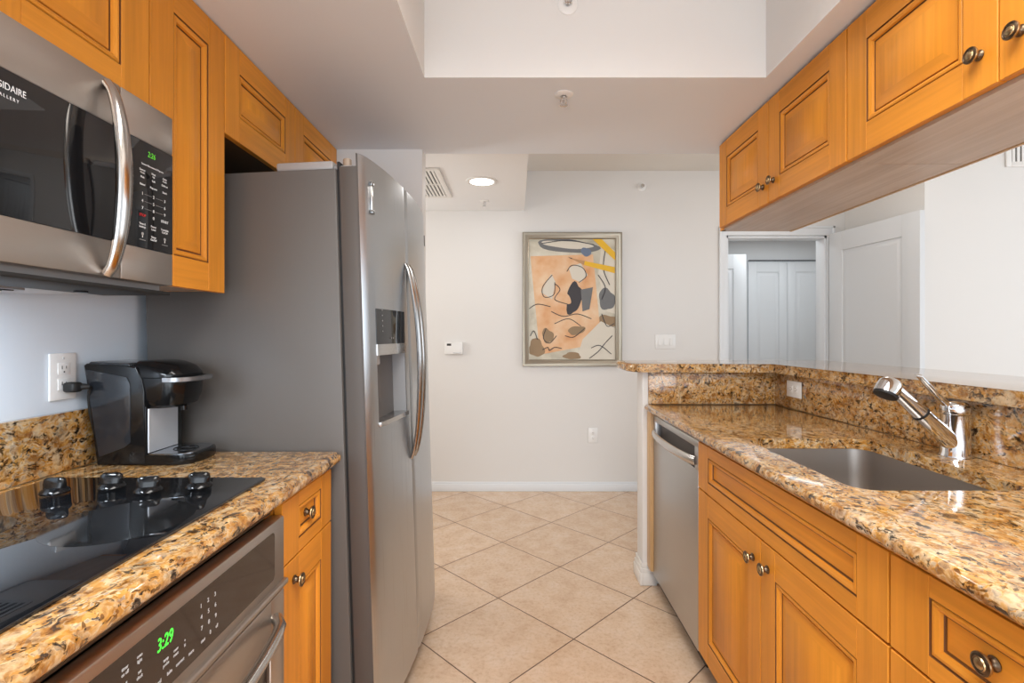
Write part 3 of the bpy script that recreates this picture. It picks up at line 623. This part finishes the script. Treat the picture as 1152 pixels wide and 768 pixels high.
def fdoor(y0, y1, z0, z1, hole=None):
    n = 28; ys = [y0+(y1-y0)*k/n for k in range(n+1)]
    if hole: ys = sorted(set(ys+[hole[0], hole[1]]))
    mb = MB(); front = []
    e = 0.005
    pts = []
    for y in ys:
        x = bow(y); dd = min(y-y0, y1-y)
        if dd < e: x -= e*(1-math.sqrt(max(0, 1-(1-dd/e)**2)))
        pts.append((x, y))
    zs = [z0, z0+0.003] + ([hole[2], hole[3]] if hole else []) + [z1-0.003, z1]
    G = [[fp(x-(0.003 if k in (0, len(zs)-1) else 0), y, z) for x, y in pts] for k, z in enumerate(zs)]
    b = 0; V = [p for r in G for p in r]; nn = len(pts); fs = []
    for k in range(len(zs)-1):
        for i in range(nn-1):
            if hole and zs[k] == hole[2] and ys[i] >= hole[0]-1e-9 and ys[i+1] <= hole[1]+1e-9: continue
            fs.append([k*nn+i, k*nn+i+1, (k+1)*nn+i+1, (k+1)*nn+i])
    mb.add(V, fs, 0)
    # edge faces: sides, top, bottom, back
    xb = 0.670; mb.box(0.618, 0.671, y0+0.001, y1-0.001, z0, 1.757, 1, 0.001, FF)
    for y, i in ((y0, 0), (y1, nn-1)):
        mb.add([fp(xb, y, z0), fp(xb, y, z1)] + [G[k][i] for k in range(len(zs)-1, -1, -1)], [list(range(len(zs)+2))], 1)
    for z, k in ((z0, 0), (z1, len(zs)-1)):
        mb.add([fp(xb, y0, z)] + G[k] + [fp(xb, y1, z)], [list(range(nn+2))], 1)
    mb.add([fp(xb, y0, z0), fp(xb, y1, z0), fp(xb, y1, z1), fp(xb, y0, z1)], [[0, 1, 2, 3]], 1)
    return mb
HO = (0.062, 0.315, 0.955, 1.328)
f1 = fdoor(0.002, SP-0.002, 0.062, 1.795, HO).build('freezer_door', ['fdoor', 'edge'], fg)
f2 = fdoor(SP+0.002, Wf-0.002, 0.062, 1.795).build('refrigerator_door', ['fdoor', 'edge'], fg)
# dispenser
ys = [HO[0]+(HO[1]-HO[0])*k/12 for k in range(13)]
def curved_slab(y0, y1, z0, z1, d0, d1, m=0, n=12):
    mb = MB(); yy = [y0+(y1-y0)*k/n for k in range(n+1)]
    poly = [(bow(y)+d1, y) for y in yy] + [(bow(y)+d0, y) for y in yy[::-1]]
    return mb.prism(poly, z0, z1, m, 0, FF)
dp = curved_slab(HO[0], HO[1], 1.215, HO[3], -0.03, 0.0015).build('dispenser_panel', 'bglass', f1)
curved_slab(HO[0]-0.001, HO[1]+0.001, 1.180, 1.215, -0.04, 0.004).build('dispenser_band', 'satin', f1)
cv = MB(); xb = 0.640
cv.box(xb-0.004, xb, HO[0], HO[1], HO[2], 1.19, 0, 0, FF)
for y in (HO[0], HO[1]): cv.box(xb, bow(y)-0.001, y-0.002, y+0.002, HO[2], 1.19, 0, 0, FF)
cv.build('dispenser_recess', 'rgrey', f1)
dt = MB(); yy = [HO[0]+0.001+(HO[1]-HO[0]-0.002)*k/12 for k in range(13)]
dt.prism([(bow(y)+0.008, y) for y in yy]+[(xb, yy[-1]), (xb, yy[0])], HO[2]+0.001, HO[2]+0.016, 0, 0.002, FF); dt.build('drip_tray', 'satin', f1)
dv = MB(); dv.box(0.655, 0.690, 0.085, 0.115, 1.150, 1.188, 0, 0.004, FF); dv.box(0.648, 0.662, 0.15, 0.24, 1.06, 1.17, 0, 0.004, FF); dv.build('dispenser_paddle', 'grey', f1)
q = MB()
for k in range(5): q.box(bow(0.1)+0.0022, bow(0.1)+0.0026, 0.098+0.004*k*0, 0.108, 1.255+0.017*k, 1.258+0.017*k, 0, 0, FF)
q.build('dispenser_icons', 'dprint', dp); q = MB()
for k in range(3): q.box(bow(0.19)+0.0016, bow(0.19)+0.0020, 0.165+0.022*k, 0.172+0.022*k, 1.232, 1.236, 0, 0, FF)
q.build('dispenser_icons', 'dprint', dp)
for dr, yh, s in ((f1, SP-0.024, -1), (f2, SP+0.024, 1)):
    pts = []; z0, z1 = 0.788, 1.508; rr_ = []
    for k in range(33):
        a = -1+2*k/32; pts.append(fp(bow(yh)+0.002+0.043*(1-a*a)**0.7, yh, (z0+z1)/2+(z1-z0)/2*a)); rr_.append(0.008+0.0115*(1-a*a)**0.5)
    MB().tube(pts, rr_, 0, 16, ((1, 0, 0), 0.55)).build('handle', 'fhandle', dr)
bd = curved_slab(Wf-0.062, Wf-0.036, 1.655, 1.700, 0.0, 0.003, n=3).build('badge', 'matte', f2)
# thin magnetic clip on the freezer door
FLEAN = (0, -math.radians(1.8), -math.radians(2.5))
fg.rotation_euler = FLEAN
mc = thing('magnetic_clip', 'thin silver magnetic clip stuck high on the freezer door', 'clip', tuple(fp(bow(0.055), 0.055, 1.62)))
q = MB(); q.box(bow(0.055)-0.000, bow(0.055)+0.006, 0.049, 0.061, 1.632, 1.712, 0, 0.002, FF); q.build('strip', 'satin', mc)
q = MB(); q.box(bow(0.055)-0.001, bow(0.055)+0.009, 0.044, 0.066, 1.622, 1.634, 0, 0.002, FF); q.build('end_clip', 'dchrome', mc)
q = MB(); q.box(bow(0.055)-0.001, bow(0.055)+0.009, 0.044, 0.066, 1.710, 1.722, 0, 0.002, FF); q.build('end_clip', 'dchrome', mc)
R = Euler(FLEAN).to_matrix(); l0 = Vector(mc.location)-Vector((FX0, FY0, 0)); mc.location = Vector((FX0, FY0, 0))+R @ l0; mc.rotation_euler = FLEAN

# ------------------------------------------------------------------ right side base run
XR = 0.677; FR = frR(XR+0.02)
t = thing('sink_cabinet', 'honey maple sink base cabinet with long false front over two doors', 'cabinet', (1.0, 1.385, 0))
carcass(t, XR+0.022, 1.326, 0.911, 1.862, 0.10, 0.8845, XR+0.022, kick=0.755)
door(t, FR, 0.913, 1.861, 0.7045, 0.872, name='false_front', rl=0.040, raised=False, stu=(0.085, 0.092))
door(t, FR, 1.3905, 1.861, 0.100, 0.6995, kn=(1.432, 0.633), stu=(0.075, 0.092)); door(t, FR, 0.913, 1.387, 0.100, 0.6995, kn=(1.349, 0.636), stu=(0.085, 0.075))
t = thing('drawer_cabinet', 'honey maple drawer base cabinet right of the sink cabinet', 'cabinet', (1.0, 0.72, 0))
carcass(t, XR+0.022, 1.326, 0.530, 0.909, 0.10, 0.8845, XR+0.022, kick=0.755)
door(t, FR, 0.531, 0.9080, 0.7045, 0.872, kn=(0.722, 0.793), name='drawer', rl=0.036, raised=False, stu=(0.078, 0.085))
door(t, FR, 0.531, 0.9080, 0.100, 0.6995, kn=(0.72, 0.55), name='drawer', stu=(0.078, 0.085))
t = thing('base_cabinet', 'honey maple base cabinet at the near end of the right counter', 'cabinet', (1.0, -0.05, 0))
carcass(t, XR+0.022, 1.326, -0.6, 0.528, 0.10, 0.8845, XR+0.022, kick=0.755)
door(t, FR, -0.598, -0.037, 0.100, 0.872, kn=(-0.08, 0.7)); door(t, FR, -0.034, 0.526, 0.100, 0.872, kn=(0.01, 0.7))
MB().box(0.672, 1.326, 2.478, 2.550, 0.10, 0.8845, 0, 0.001)
fil = MB(); fil.box(0.668, 1.3265, 2.482, 2.5505, 0.098, 0.8845, 0, 0.001); tag(fil.build('filler_panel', 'wlight'), 'narrow maple filler strip between dishwasher and pony wall', 'panel')
# dishwasher
dw = thing('dishwasher', 'stainless dishwasher with bowed bar handle under the granite counter', 'dishwasher', (1.0, 2.175, 0))
MB().box(0.715, 1.310, 1.880, 2.470, 0.02, 0.868, 0, 0.002).build('body', 'matte', dw)
F = frR(0.680); dm = MB()
y0, y1 = 1.874, 2.474
dm.box(y0, y1, 0.085, 0.762, -0.033, 0, 0, 0.004, F); dm.box(y0, y1, 0.843, 0.872, -0.033, 0, 0, 0.004, F)
dm.box(y0, y0+0.035, 0.758, 0.847, -0.033, 0, 0, 0.002, F); dm.box(y1-0.035, y1, 0.758, 0.847, -0.033, 0, 0, 0.002, F); dm.box(y0, y1, 0.75, 0.85, -0.034, -0.028, 1, 0, F)
dmo = dm.build('door', ['dw', 'edge'], dw)
hp = [(0.678-0.030*math.sin(PI*k/20)**0.5, y0+0.022+(y1-y0-0.044)*k/20, 0.792) for k in range(21)]
MB().tube(hp, 0.018, 0, 14, ((1, 0, 0), 0.45)).build('handle', 'satin', dmo)
MB().box(0.735, 0.75, 1.876, 2.472, 0.005, 0.083).build('toe_plate', 'matte', dw)
# countertop with sink cut-out
HX0, HX1, HY0, HY1 = 0.766, 1.165, 1.122, 1.685
ct = MB(); ct.prism([(0.650, -0.6), (1.3265, -0.6), (1.3265, 2.5505), (0.668, 2.5505), (0.650, 2.530)], 0.885, 0.918, 0, 0.0155, seg=5)
cto = ct.build('countertop', 'granite'); tag(cto, 'long gold-brown granite countertop with undermount sink cut-out', 'countertop')
cutm = MB(); cutm.prism(rrect(HX0, HX1, HY0, HY1, 0.055, 8), 0.86, 0.95); cut(cto, cutm.build('cutter', 'granite'))
sk = thing('kitchen_sink', 'brushed steel undermount sink basin set in the granite counter', 'sink', (0.965, 1.40, 0.70))
def sinkloop(d, z, r): return [(p[0], p[1], z) for p in rrect(HX0-0.004+d, HX1+0.004-d, HY0-0.004+d, HY1+0.004-d, r, 8)]
sm = MB(); sm.loft([sinkloop(-0.012, 0.8835, 0.065), sinkloop(0.0, 0.8835, 0.057), sinkloop(0.006, 0.80, 0.055), sinkloop(0.010, 0.725, 0.055), sinkloop(0.016, 0.712, 0.05), sinkloop(0.028, 0.706, 0.04)], 0, False)
vb = [Vector(p) for p in sinkloop(0.028, 0.706, 0.04)]; sm.add(vb, [list(range(len(vb)))], 0)
sm.loft([sinkloop(-0.012, 0.8835, 0.065), sinkloop(-0.012, 0.881, 0.065), sinkloop(-0.003, 0.881, 0.06), sinkloop(0.007, 0.72, 0.055), sinkloop(0.02, 0.702, 0.05)], 0, False)
sm.add([Vector(p) for p in sinkloop(0.02, 0.702, 0.05)], [list(range(len(vb)))], 0)
sm.build('basin', 'sinkm', sk)
MB().lathe([(0.045, 0), (0.045, 0.003), (0.036, 0.0035), (0.032, 0.0005), (0, 0.0005)], (0.965, 1.40, 0.7061), (0, 0, 1), 0, 28).build('drain', 'chrome', sk)
# faucet
fx, fy = 1.264, 1.443
fa = thing('faucet', 'polished chrome pull-out kitchen faucet with lever behind the sink', 'faucet', (fx, fy, 0.918))
MB().lathe([(0.039, 0), (0.039, 0.004), (0.0355, 0.009), (0.0345, 0.060), (0.0345, 0.118), (0.035, 0.120)], (fx, fy, 0.9185), (0, 0, 1), 0, 32).build('body', 'chrome', fa)
cpf = MB(); cpf.lathe([(0.0345, 0), (0.0358, 0.003), (0.0358, 0.021), (0.033, 0.028), (0.022, 0.034), (0, 0.036)], (fx, fy, 1.0398), (0, 0, 1), 0, 32); cpo = cpf.build('cap', 'chrome', fa)
MB().tube([(fx-0.016, fy, 1.056), (fx-0.045, fy-0.002, 1.082), (fx-0.075, fy-0.005, 1.110), (fx-0.098, fy-0.007, 1.136), (fx-0.110, fy-0.008, 1.148), (fx-0.122, fy-0.008, 1.150)], [0.015, 0.0135, 0.012, 0.011, 0.0100, 0.006], 0, 14, ((0.75, 0, 0.66), 0.6)).build('lever', 'chrome', fa)
dirv = Vector((-0.740, -0.02, 0.672)).normalized(); b0 = Vector((fx-0.006, fy-0.004, 0.951))
sp = MB(); sp.tube([b0+dirv*d for d in (0.0, 0.03, 0.11, 0.132)], [0.0265, 0.0245, 0.0228, 0.0225], 0, 20); spo = sp.build('spout', 'chrome', fa)
rg = MB(); rg.tube([b0+dirv*d for d in (0.132, 0.138)], 0.0238, 0, 20); rg.build('joint_ring', 'matte', spo)
wn_ = MB(); wn_.tube([b0+dirv*d for d in (0.138, 0.145, 0.215, 0.238, 0.256)], [0.0222, 0.0215, 0.0185, 0.0185, 0.018], 0, 20); wno = wn_.build('spray_wand', 'chrome', fa)
hc = b0+dirv*0.256; ha = Vector((-0.50, -0.15, -0.85)).normalized(); hc2 = hc - ha*0.018
hd = MB(); hd.lathe([(0.012, -0.002), (0.022, 0.003), (0.0285, 0.012), (0.0305, 0.022), (0.0320, 0.040), (0.0320, 0.047)], hc2, ha, 0, 28); hdo = hd.build('spray_head', 'chrome', wno)
MB().lathe([(0.0305, 0.047), (0.030, 0.053), (0.020, 0.0545), (0, 0.0545)], hc2, ha, 0, 28).build('spray_face', 'matte', wno)
# splashes behind the counter, bar top
q = MB(); q.box(0.672, 1.3275, 2.5315, 2.5515, 0.9185, 1.079, 0, 0.001); tag(q.build('backsplash', 'granite'), 'granite splash panel facing camera at the far end of the counter', 'backsplash', 'granite backsplashes')
q = MB(); q.box(1.3085, 1.3275, -0.6, 2.5310, 0.9185, 1.079, 0, 0.001); tag(q.build('backsplash', 'granite'), 'long granite splash panel behind the faucet below the raised bar', 'backsplash', 'granite backsplashes')
bt = MB(); bt.prism([(1.283, -0.6), (1.283, 2.490), (0.615, 2.490), (0.585, 2.515), (0.564, 2.570), (0.562, 2.80), (0.575, 2.86), (0.62, 2.90), (1.66, 2.90), (1.73, 2.88), (1.76, 2.83), (1.76, -0.6)], 1.080, 1.123, 0, 0.014, seg=4)
tag(bt.build('bar_top', 'granite'), 'raised L-shaped granite bar top on the pony wall', 'bar top')
outlet(frR(1.308), 2.352, 1.012, 'white sideways outlet in the granite splash below the bar', horiz=True)

# ---- right wall cabinets
XU = 0.946; FU = frR(XU+0.02); g = 'hanging cabinets over the bar'; zb = 1.762
for (y0, y1, sp_, lab, ks) in ((1.437, 2.332, 1.882, 'honey maple hanging cabinet at the far end over the bar', ((1.842, 1.834), (1.920, 1.830))), (0.530, 1.434, 0.984, 'honey maple hanging cabinet nearest the camera over the bar', ((0.940, 1.835), (1.024, 1.835)))):
    t = thing('wall_cabinet', lab, 'cabinet', (1.12, (y0+y1)/2, zb-0.012), g)
    mb = MB(); X0 = XU+0.022
    ye = y1+(0.033 if y1 > 2 else 0)
    mb.box(X0, 1.290, y0, y0+0.018, zb+0.0122, ZC-0.002, 0); mb.box(X0, 1.290, ye-0.018, ye, zb+0.0122, ZC-0.002, 0)
    mb.box(X0, 1.290, y0, ye, zb-0.008, zb+0.012, 1); mb.box(1.282, 1.290, y0+0.018, ye-0.018, zb+0.012, ZC-0.002, 2)
    if y1 > 2: mb.box(X0-0.004, X0+0.016, y1, ye, zb-0.008, ZC-0.002, 0)
    mb.build('body', ['wv', 'wu', 'wdark'], t)
    door(t, FU, y0+0.001, sp_-0.0015, zb, ZC-0.012, kn=ks[0]); door(t, FU, sp_+0.0015, y1-0.001, zb, ZC-0.012, kn=ks[1])
    MB().box(1.291, 1.300, y0, ye, zb-0.010, ZC-0.002).build('back_strip', 'wlight', t)

# ------------------------------------------------------------------ back wall items
pc = thing('framed_picture', 'framed orange and cream abstract collage in silver-gold frame on back wall', 'picture', (0.46, BW, 1.016))
F = frB(BW); pu0, pu1, pv0, pv1 = 0.056, 0.861, 1.014, 2.098
fm = MB(); fm.rings(F, pu0, pu1, pv0, pv1, [(0.0, 0.001), (0.0, 0.030), (0.004, 0.036), (0.014, 0.036), (0.030, 0.026), (0.044, 0.020), (0.050, 0.022), (0.054, 0.020), (0.054, 0.012)], 0, 0)
fm.build('frame', 'frame', pc)
ca = mat('canvas_print', (0.62, 0.57, 0.47), 0.55); tn = NT(ca); p = tn.pos()
na = tn.n('ShaderNodeTexNoise', i_Scale=5.0, i_Detail=6.0, i_Distortion=0.5); tn.l(p, na.inputs['Vector'])
tn.l(tn.ramp(na.outputs[0], [(0.3, (0.40, 0.37, 0.29)), (0.48, (0.58, 0.53, 0.42)), (0.62, (0.70, 0.65, 0.54)), (0.75, (0.50, 0.44, 0.33))]), tn.b.inputs['Base Color'])
cn = MB().box(pu0+0.05, pu1-0.05, pv0+0.05, pv1-0.05, 0.002, 0.0125, 0, 0, F).build('canvas', ca, pc)
orange = mat('orange_wash', (0.72, 0.40, 0.20), 0.55); tn = NT(orange); p = tn.pos()
na = tn.n('ShaderNodeTexNoise', i_Scale=6.0, i_Detail=5.0); tn.l(p, na.inputs['Vector'])
tn.l(tn.ramp(na.outputs[0], [(0.3, (0.66, 0.29, 0.11)), (0.5, (0.74, 0.44, 0.24)), (0.7, (0.80, 0.58, 0.38))]), tn.b.inputs['Base Color'])
art = MB(); PW, PH = 0.705, 0.984; au, av = pu0+0.05, pv0+0.05
def ap(x, y): return (au+x*PW, av+(1-y)*PH)          # x,y in 0..1 from the top left
lay = [0]
def poly(pts, m):
    lay[0] += 1; n0 = 0.0125+0.00012*lay[0]
    art.prism([ap(*q_) for q_ in pts], 0.0124, n0, m, 0, F)
def blob(cx, cy, rx, ry, m, rot=0, n=26, wob=0.0, seed=1):
    rnd = random.Random(seed); ph = rnd.random()*6
    pts = []
    for k in range(n):
        a = 2*PI*k/n; r = 1+wob*math.sin(3*a+ph)+wob*0.6*math.sin(5*a+2*ph)
        x, y = rx*r*math.cos(a), ry*r*math.sin(a); pts.append((cx+x*math.cos(rot)-y*math.sin(rot), cy+x*math.sin(rot)+y*math.cos(rot)))
    poly(pts, m)
def stroke(pts, w, m):
    P = [Vector((q_[0]*PW, q_[1]*PH)) for q_ in pts]; L = []; Rr = []
    fine = []
    for i in range(len(P)-1):
        p0 = P[max(i-1, 0)]; p1 = P[i]; p2 = P[i+1]; p3 = P[min(i+2, len(P)-1)]
        for k in range(6):
            s_ = k/6; fine.append(0.5*((2*p1)+(p2-p0)*s_+(2*p0-5*p1+4*p2-p3)*s_**2+(3*p1-p0-3*p2+p3)*s_**3))
    fine.append(P[-1]); lay[0] += 1; n0 = 0.0125+0.00012*lay[0]
    for i in range(len(fine)-1):
        a, b_ = fine[i], fine[i+1]; d_ = (b_-a)
        if d_.length < 1e-6: continue
        d_.normalize(); nn = Vector((-d_.y, d_.x))*w/2; a = a-d_*w*0.2; b_ = b_+d_*w*0.2
        art.prism([(au+c_.x, av+PH-c_.y) for c_ in (a+nn, b_+nn, b_-nn, a-nn)], 0.0124, n0, m, 0, F)
# 0 orange 1 ink 2 grey 3 yellow 4 pale 5 wood tip 6 brown 7 blue
blob(0.45, 0.06, 0.36, 0.055, 2, 0.06, wob=0.05, seed=3); blob(0.45, 0.05, 0.30, 0.03, 4, 0.05, wob=0.06, seed=5)
poly([(0.84, 0.04), (1.0, 0.1), (1.0, 0.62), (0.90, 0.60), (0.80, 0.3)], 4)
blob(0.90, 0.50, 0.10, 0.085, 2, 0.5, wob=0.1, seed=9); blob(0.92, 0.68, 0.12, 0.05, 6, 0.1, wob=0.1, seed=12)
poly([(0.02, 0.145), (0.74, 0.13), (0.84, 0.86), (0.13, 0.955)], 0)
poly([(0.62, 0.83), (0.83, 0.68), (1.0, 0.74), (1.0, 0.995), (0.55, 0.995)], 4)
blob(0.09, 0.90, 0.09, 0.075, 6, 0.3, wob=0.12, seed=21); blob(0.50, 0.965, 0.10, 0.03, 6, 0, wob=0.1, seed=22)
blob(0.66, 0.11, 0.06, 0.035, 7, 0.2, wob=0.06, seed=30)
# an abstract upright of ink masses and pale washes
blob(0.52, 0.49, 0.085, 0.135, 1, 0.30, wob=0.10, seed=41); blob(0.38, 0.475, 0.12, 0.05, 0, 0.5, wob=0.08, seed=42)
poly([(0.46, 0.24), (0.60, 0.20), (0.68, 0.30), (0.60, 0.36), (0.50, 0.33)], 4); poly([(0.60, 0.42), (0.74, 0.40), (0.70, 0.58), (0.62, 0.60)], 2)
poly([(0.14, 0.44), (0.26, 0.29), (0.31, 0.36), (0.27, 0.50)], 4); blob(0.47, 0.68, 0.16, 0.05, 0, 0.1, wob=0.1, seed=46)
blob(0.55, 0.755, 0.10, 0.035, 6, -0.1, wob=0.08, seed=47); blob(0.22, 0.80, 0.07, 0.055, 6, 0.5, wob=0.12, seed=48)
for pts in ([(0.27, 0.30), (0.16, 0.40), (0.18, 0.48), (0.29, 0.46), (0.30, 0.36)], [(0.30, 0.37), (0.36, 0.42), (0.30, 0.50), (0.45, 0.54)], [(0.44, 0.27), (0.50, 0.22), (0.62, 0.24), (0.66, 0.31), (0.58, 0.36)], [(0.26, 0.60), (0.40, 0.64), (0.56, 0.62), (0.72, 0.66)], [(0.30, 0.70), (0.46, 0.66), (0.60, 0.72)], [(0.84, 0.62), (0.90, 0.72), (0.98, 0.70)], [(0.20, 0.74), (0.17, 0.82), (0.24, 0.86), (0.32, 0.80)], [(0.42, 0.80), (0.52, 0.81), (0.64, 0.74)], [(0.16, 0.915), (0.22, 0.895), (0.24, 0.92), (0.30, 0.895), (0.38, 0.905)], [(0.0, 0.58), (0.10, 0.54), (0.25, 0.56)], [(0.70, 0.985), (0.80, 0.93), (0.88, 0.86), (0.96, 0.80)], [(0.72, 0.90), (0.82, 0.88), (0.95, 0.95)], [(0.80, 0.30), (0.88, 0.40), (0.84, 0.5)], [(0.88, 0.1), (0.86, 0.25), (0.93, 0.38)], [(0.15, 0.04), (0.45, 0.015), (0.75, 0.05)], [(0.02, 0.80), (0.06, 0.76), (0.10, 0.83)]):
    stroke(pts, 0.006, 1)
# two yellow diagonal bars with wooden points
poly([(0.645, 0.185), (0.99, 0.235), (0.99, 0.285), (0.635, 0.217)], 3); poly([(0.645, 0.185), (0.635, 0.217), (0.47, 0.158)], 5); poly([(0.50, 0.161), (0.495, 0.168), (0.455, 0.152)], 1)
poly([(0.735, 0.005), (0.84, 0.005), (0.995, 0.115), (0.995, 0.18)], 3)
art.build('artwork', [orange, mat('ink', (0.045, 0.04, 0.045), 0.6), mat('charcoal_wash', (0.16, 0.16, 0.16), 0.6), mat('yellow_paint', (0.78, 0.45, 0.02), 0.5), mat('pale_wash', (0.68, 0.62, 0.52), 0.6), mat('wood_tan', (0.50, 0.28, 0.13), 0.6), mat('sepia_wash', (0.30, 0.20, 0.11), 0.6), mat('slate_blue', (0.14, 0.18, 0.26), 0.6)], cn)

th_ = thing('thermostat', 'small white thermostat on the back wall beside the refrigerator', 'thermostat', (-0.50, BW, 1.10))
MB().box(-0.573, -0.428, 1.112, 1.210, 0.0005, 0.028, 0, 0.004, F).build('housing', 'wplast', th_)
MB().box(-0.555, -0.520, 1.180, 1.198, 0.0275, 0.0288, 0, 0.0003, F).build('display', 'slot', th_)
MB().box(-0.505, -0.440, 1.118, 1.126, 0.0275, 0.030, 0, 0.001, F).build('slider', 'lgrey', th_)
sw = thing('switch_plate', 'white triple light switch plate on the back wall left of the doorway', 'light switch', (1.218, BW, 1.15))
MB().box(1.135, 1.300, 1.155, 1.270, 0.0005, 0.0065, 0, 0.0025, F).build('cover_plate', 'wplast', sw)
for k in range(3):
    q = MB(); u0 = 1.1565+0.046*k; q.box(u0, u0+0.030, 1.182, 1.243, 0.006, 0.0075, 0, 0.0005, F); q.prism([(1.186, 0.0075), (1.239, 0.0075), (1.239, 0.0085), (1.186, 0.0125)], u0+0.003, u0+0.027, 0, 0, Fr((0, BW, 0), (0, 0, 1), (0, -1, 0), (1, 0, 0))); q.build('rocker', 'wplast', sw)

def sprinkler(p, ax, label):
    t = thing('fire_sprinkler', label, 'sprinkler', tuple(p), 'fire sprinklers'); p = Vector(p); ax = Vector(ax)
    MB().lathe([(0.034, 0.0005), (0.034, 0.003), (0.028, 0.007), (0.014, 0.009), (0.012, 0.004)], p, ax, 0, 28).build('escutcheon', 'wplast', t)
    q = MB(); q.lathe([(0.009, 0.003), (0.009, 0.016), (0.004, 0.018), (0.0035, 0.036), (0.006, 0.038), (0.0, 0.040)], p, ax, 0, 14)
    tt = Vector((1, 0, 0)) if abs(ax.x) < 0.5 else Vector((0, 1, 0))
    for s in (-1, 1): q.tube([p+ax*0.014+tt*s*0.008, p+ax*0.024+tt*s*0.012, p+ax*0.034+tt*s*0.007, p+ax*0.040], 0.0022, 0, 8)
    q.build('frame_arms', 'chrome', t)
    MB().lathe([(0.014, 0.040), (0.015, 0.0415), (0.0, 0.042)], p, ax, 0, 20).build('deflector', 'satin', t)
    return t
sprinkler((0.178, 1.855, ZC), (0, 0, -1), 'fire sprinkler hanging from the flat kitchen ceiling')
sprinkler((0.180, ty1, 2.405), (0, -1, 0), 'sidewall fire sprinkler on the ceiling tray face at the top')
sprinkler((-0.234, 3.775, 2.276), (0, 0, -1), 'fire sprinkler on hall ceiling behind the recessed light')
sprinkler((1.025, BW, 2.470), (0, -1, 0), 'sidewall fire sprinkler high on the back wall right of picture')
rl_ = thing('recessed_light', 'glowing round recessed downlight in the hall ceiling', 'ceiling light', (-0.222, 3.30, 2.276))
MB().lathe([(0.079, 0.0005), (0.079, 0.004), (0.0, 0.004)], (-0.222, 3.30, 2.276), (0, 0, -1), 0, 40).build('lens', 'lamp', rl_)
q = MB(); prf = [(0.104, 0.0005), (0.104, 0.004), (0.098, 0.007), (0.084, 0.007), (0.080, 0.0045)]
q.lathe(prf, (-0.222, 3.30, 2.276), (0, 0, -1), 0, 40); q.f = [f for f in q.f if len(f) == 4]; q.m = q.m[:len(q.f)]; q.build('trim_ring', 'vent', rl_)
def register(name, label, fr, u0, u1, v0, v1, nsl, bars, slats_along_v=True):
    t = thing(name, label, 'vent', tuple(fr((u0+u1)/2, (v0+v1)/2, 0)), 'air vents'); b_ = 0.035
    MB().box(u0+b_*0.7, u1-b_*0.7, v0+b_*0.7, v1-b_*0.7, 0.0005, 0.002, 0, 0, fr).build('duct_opening', 'slot', t)
    q = MB(); 
    for a in ((u0, u0+b_, v0, v1), (u1-b_, u1, v0, v1), (u0+b_, u1-b_, v0, v0+b_), (u0+b_, u1-b_, v1-b_, v1)): q.box(*a, 0.0005, 0.011, 0, 0.002, fr)
    for bb in bars: q.box(u0+b_, u1-b_, bb-0.008, bb+0.008, 0.002, 0.010, 0, 0, fr)
    q.build('frame', 'vent', t)
    for k in range(nsl):
        c_ = u0+b_+(u1-u0-2*b_)*(k+0.5)/nsl; w_ = (u1-u0-2*b_)/nsl*0.30
        q = MB(); q.box(c_-w_, c_+w_, v0+b_, v1-b_, 0.002, 0.009, 0, 0, fr); q.build('slat', 'vent', t)
register('ceiling_vent', 'white slatted air vent in the hall ceiling beside recessed light', frC(2.276), -0.88, -0.462, 3.03, 3.66, 14, [3.345])
register('wall_vent', 'white vertical-slat air vent high on the living room wall', frB(3.29), 3.205, 3.65, 2.365, 2.535, 12, [])
fl_ = thing('flush_ceiling_lamp', 'small white dome ceiling lamp in the room beyond the doorway', 'ceiling light', (2.75, 4.75, 2.262))
MB().lathe([(0.085, 0.0005), (0.085, 0.016), (0.0, 0.016)], (2.75, 4.75, 2.262), (0, 0, -1), 0, 32).build('base', 'white', fl_)
MB().lathe([(0.082, 0.016), (0.080, 0.03), (0.062, 0.046), (0.03, 0.055), (0, 0.057)], (2.75, 4.75, 2.262), (0, 0, -1), 0, 32).build('dome', 'glass2', fl_)
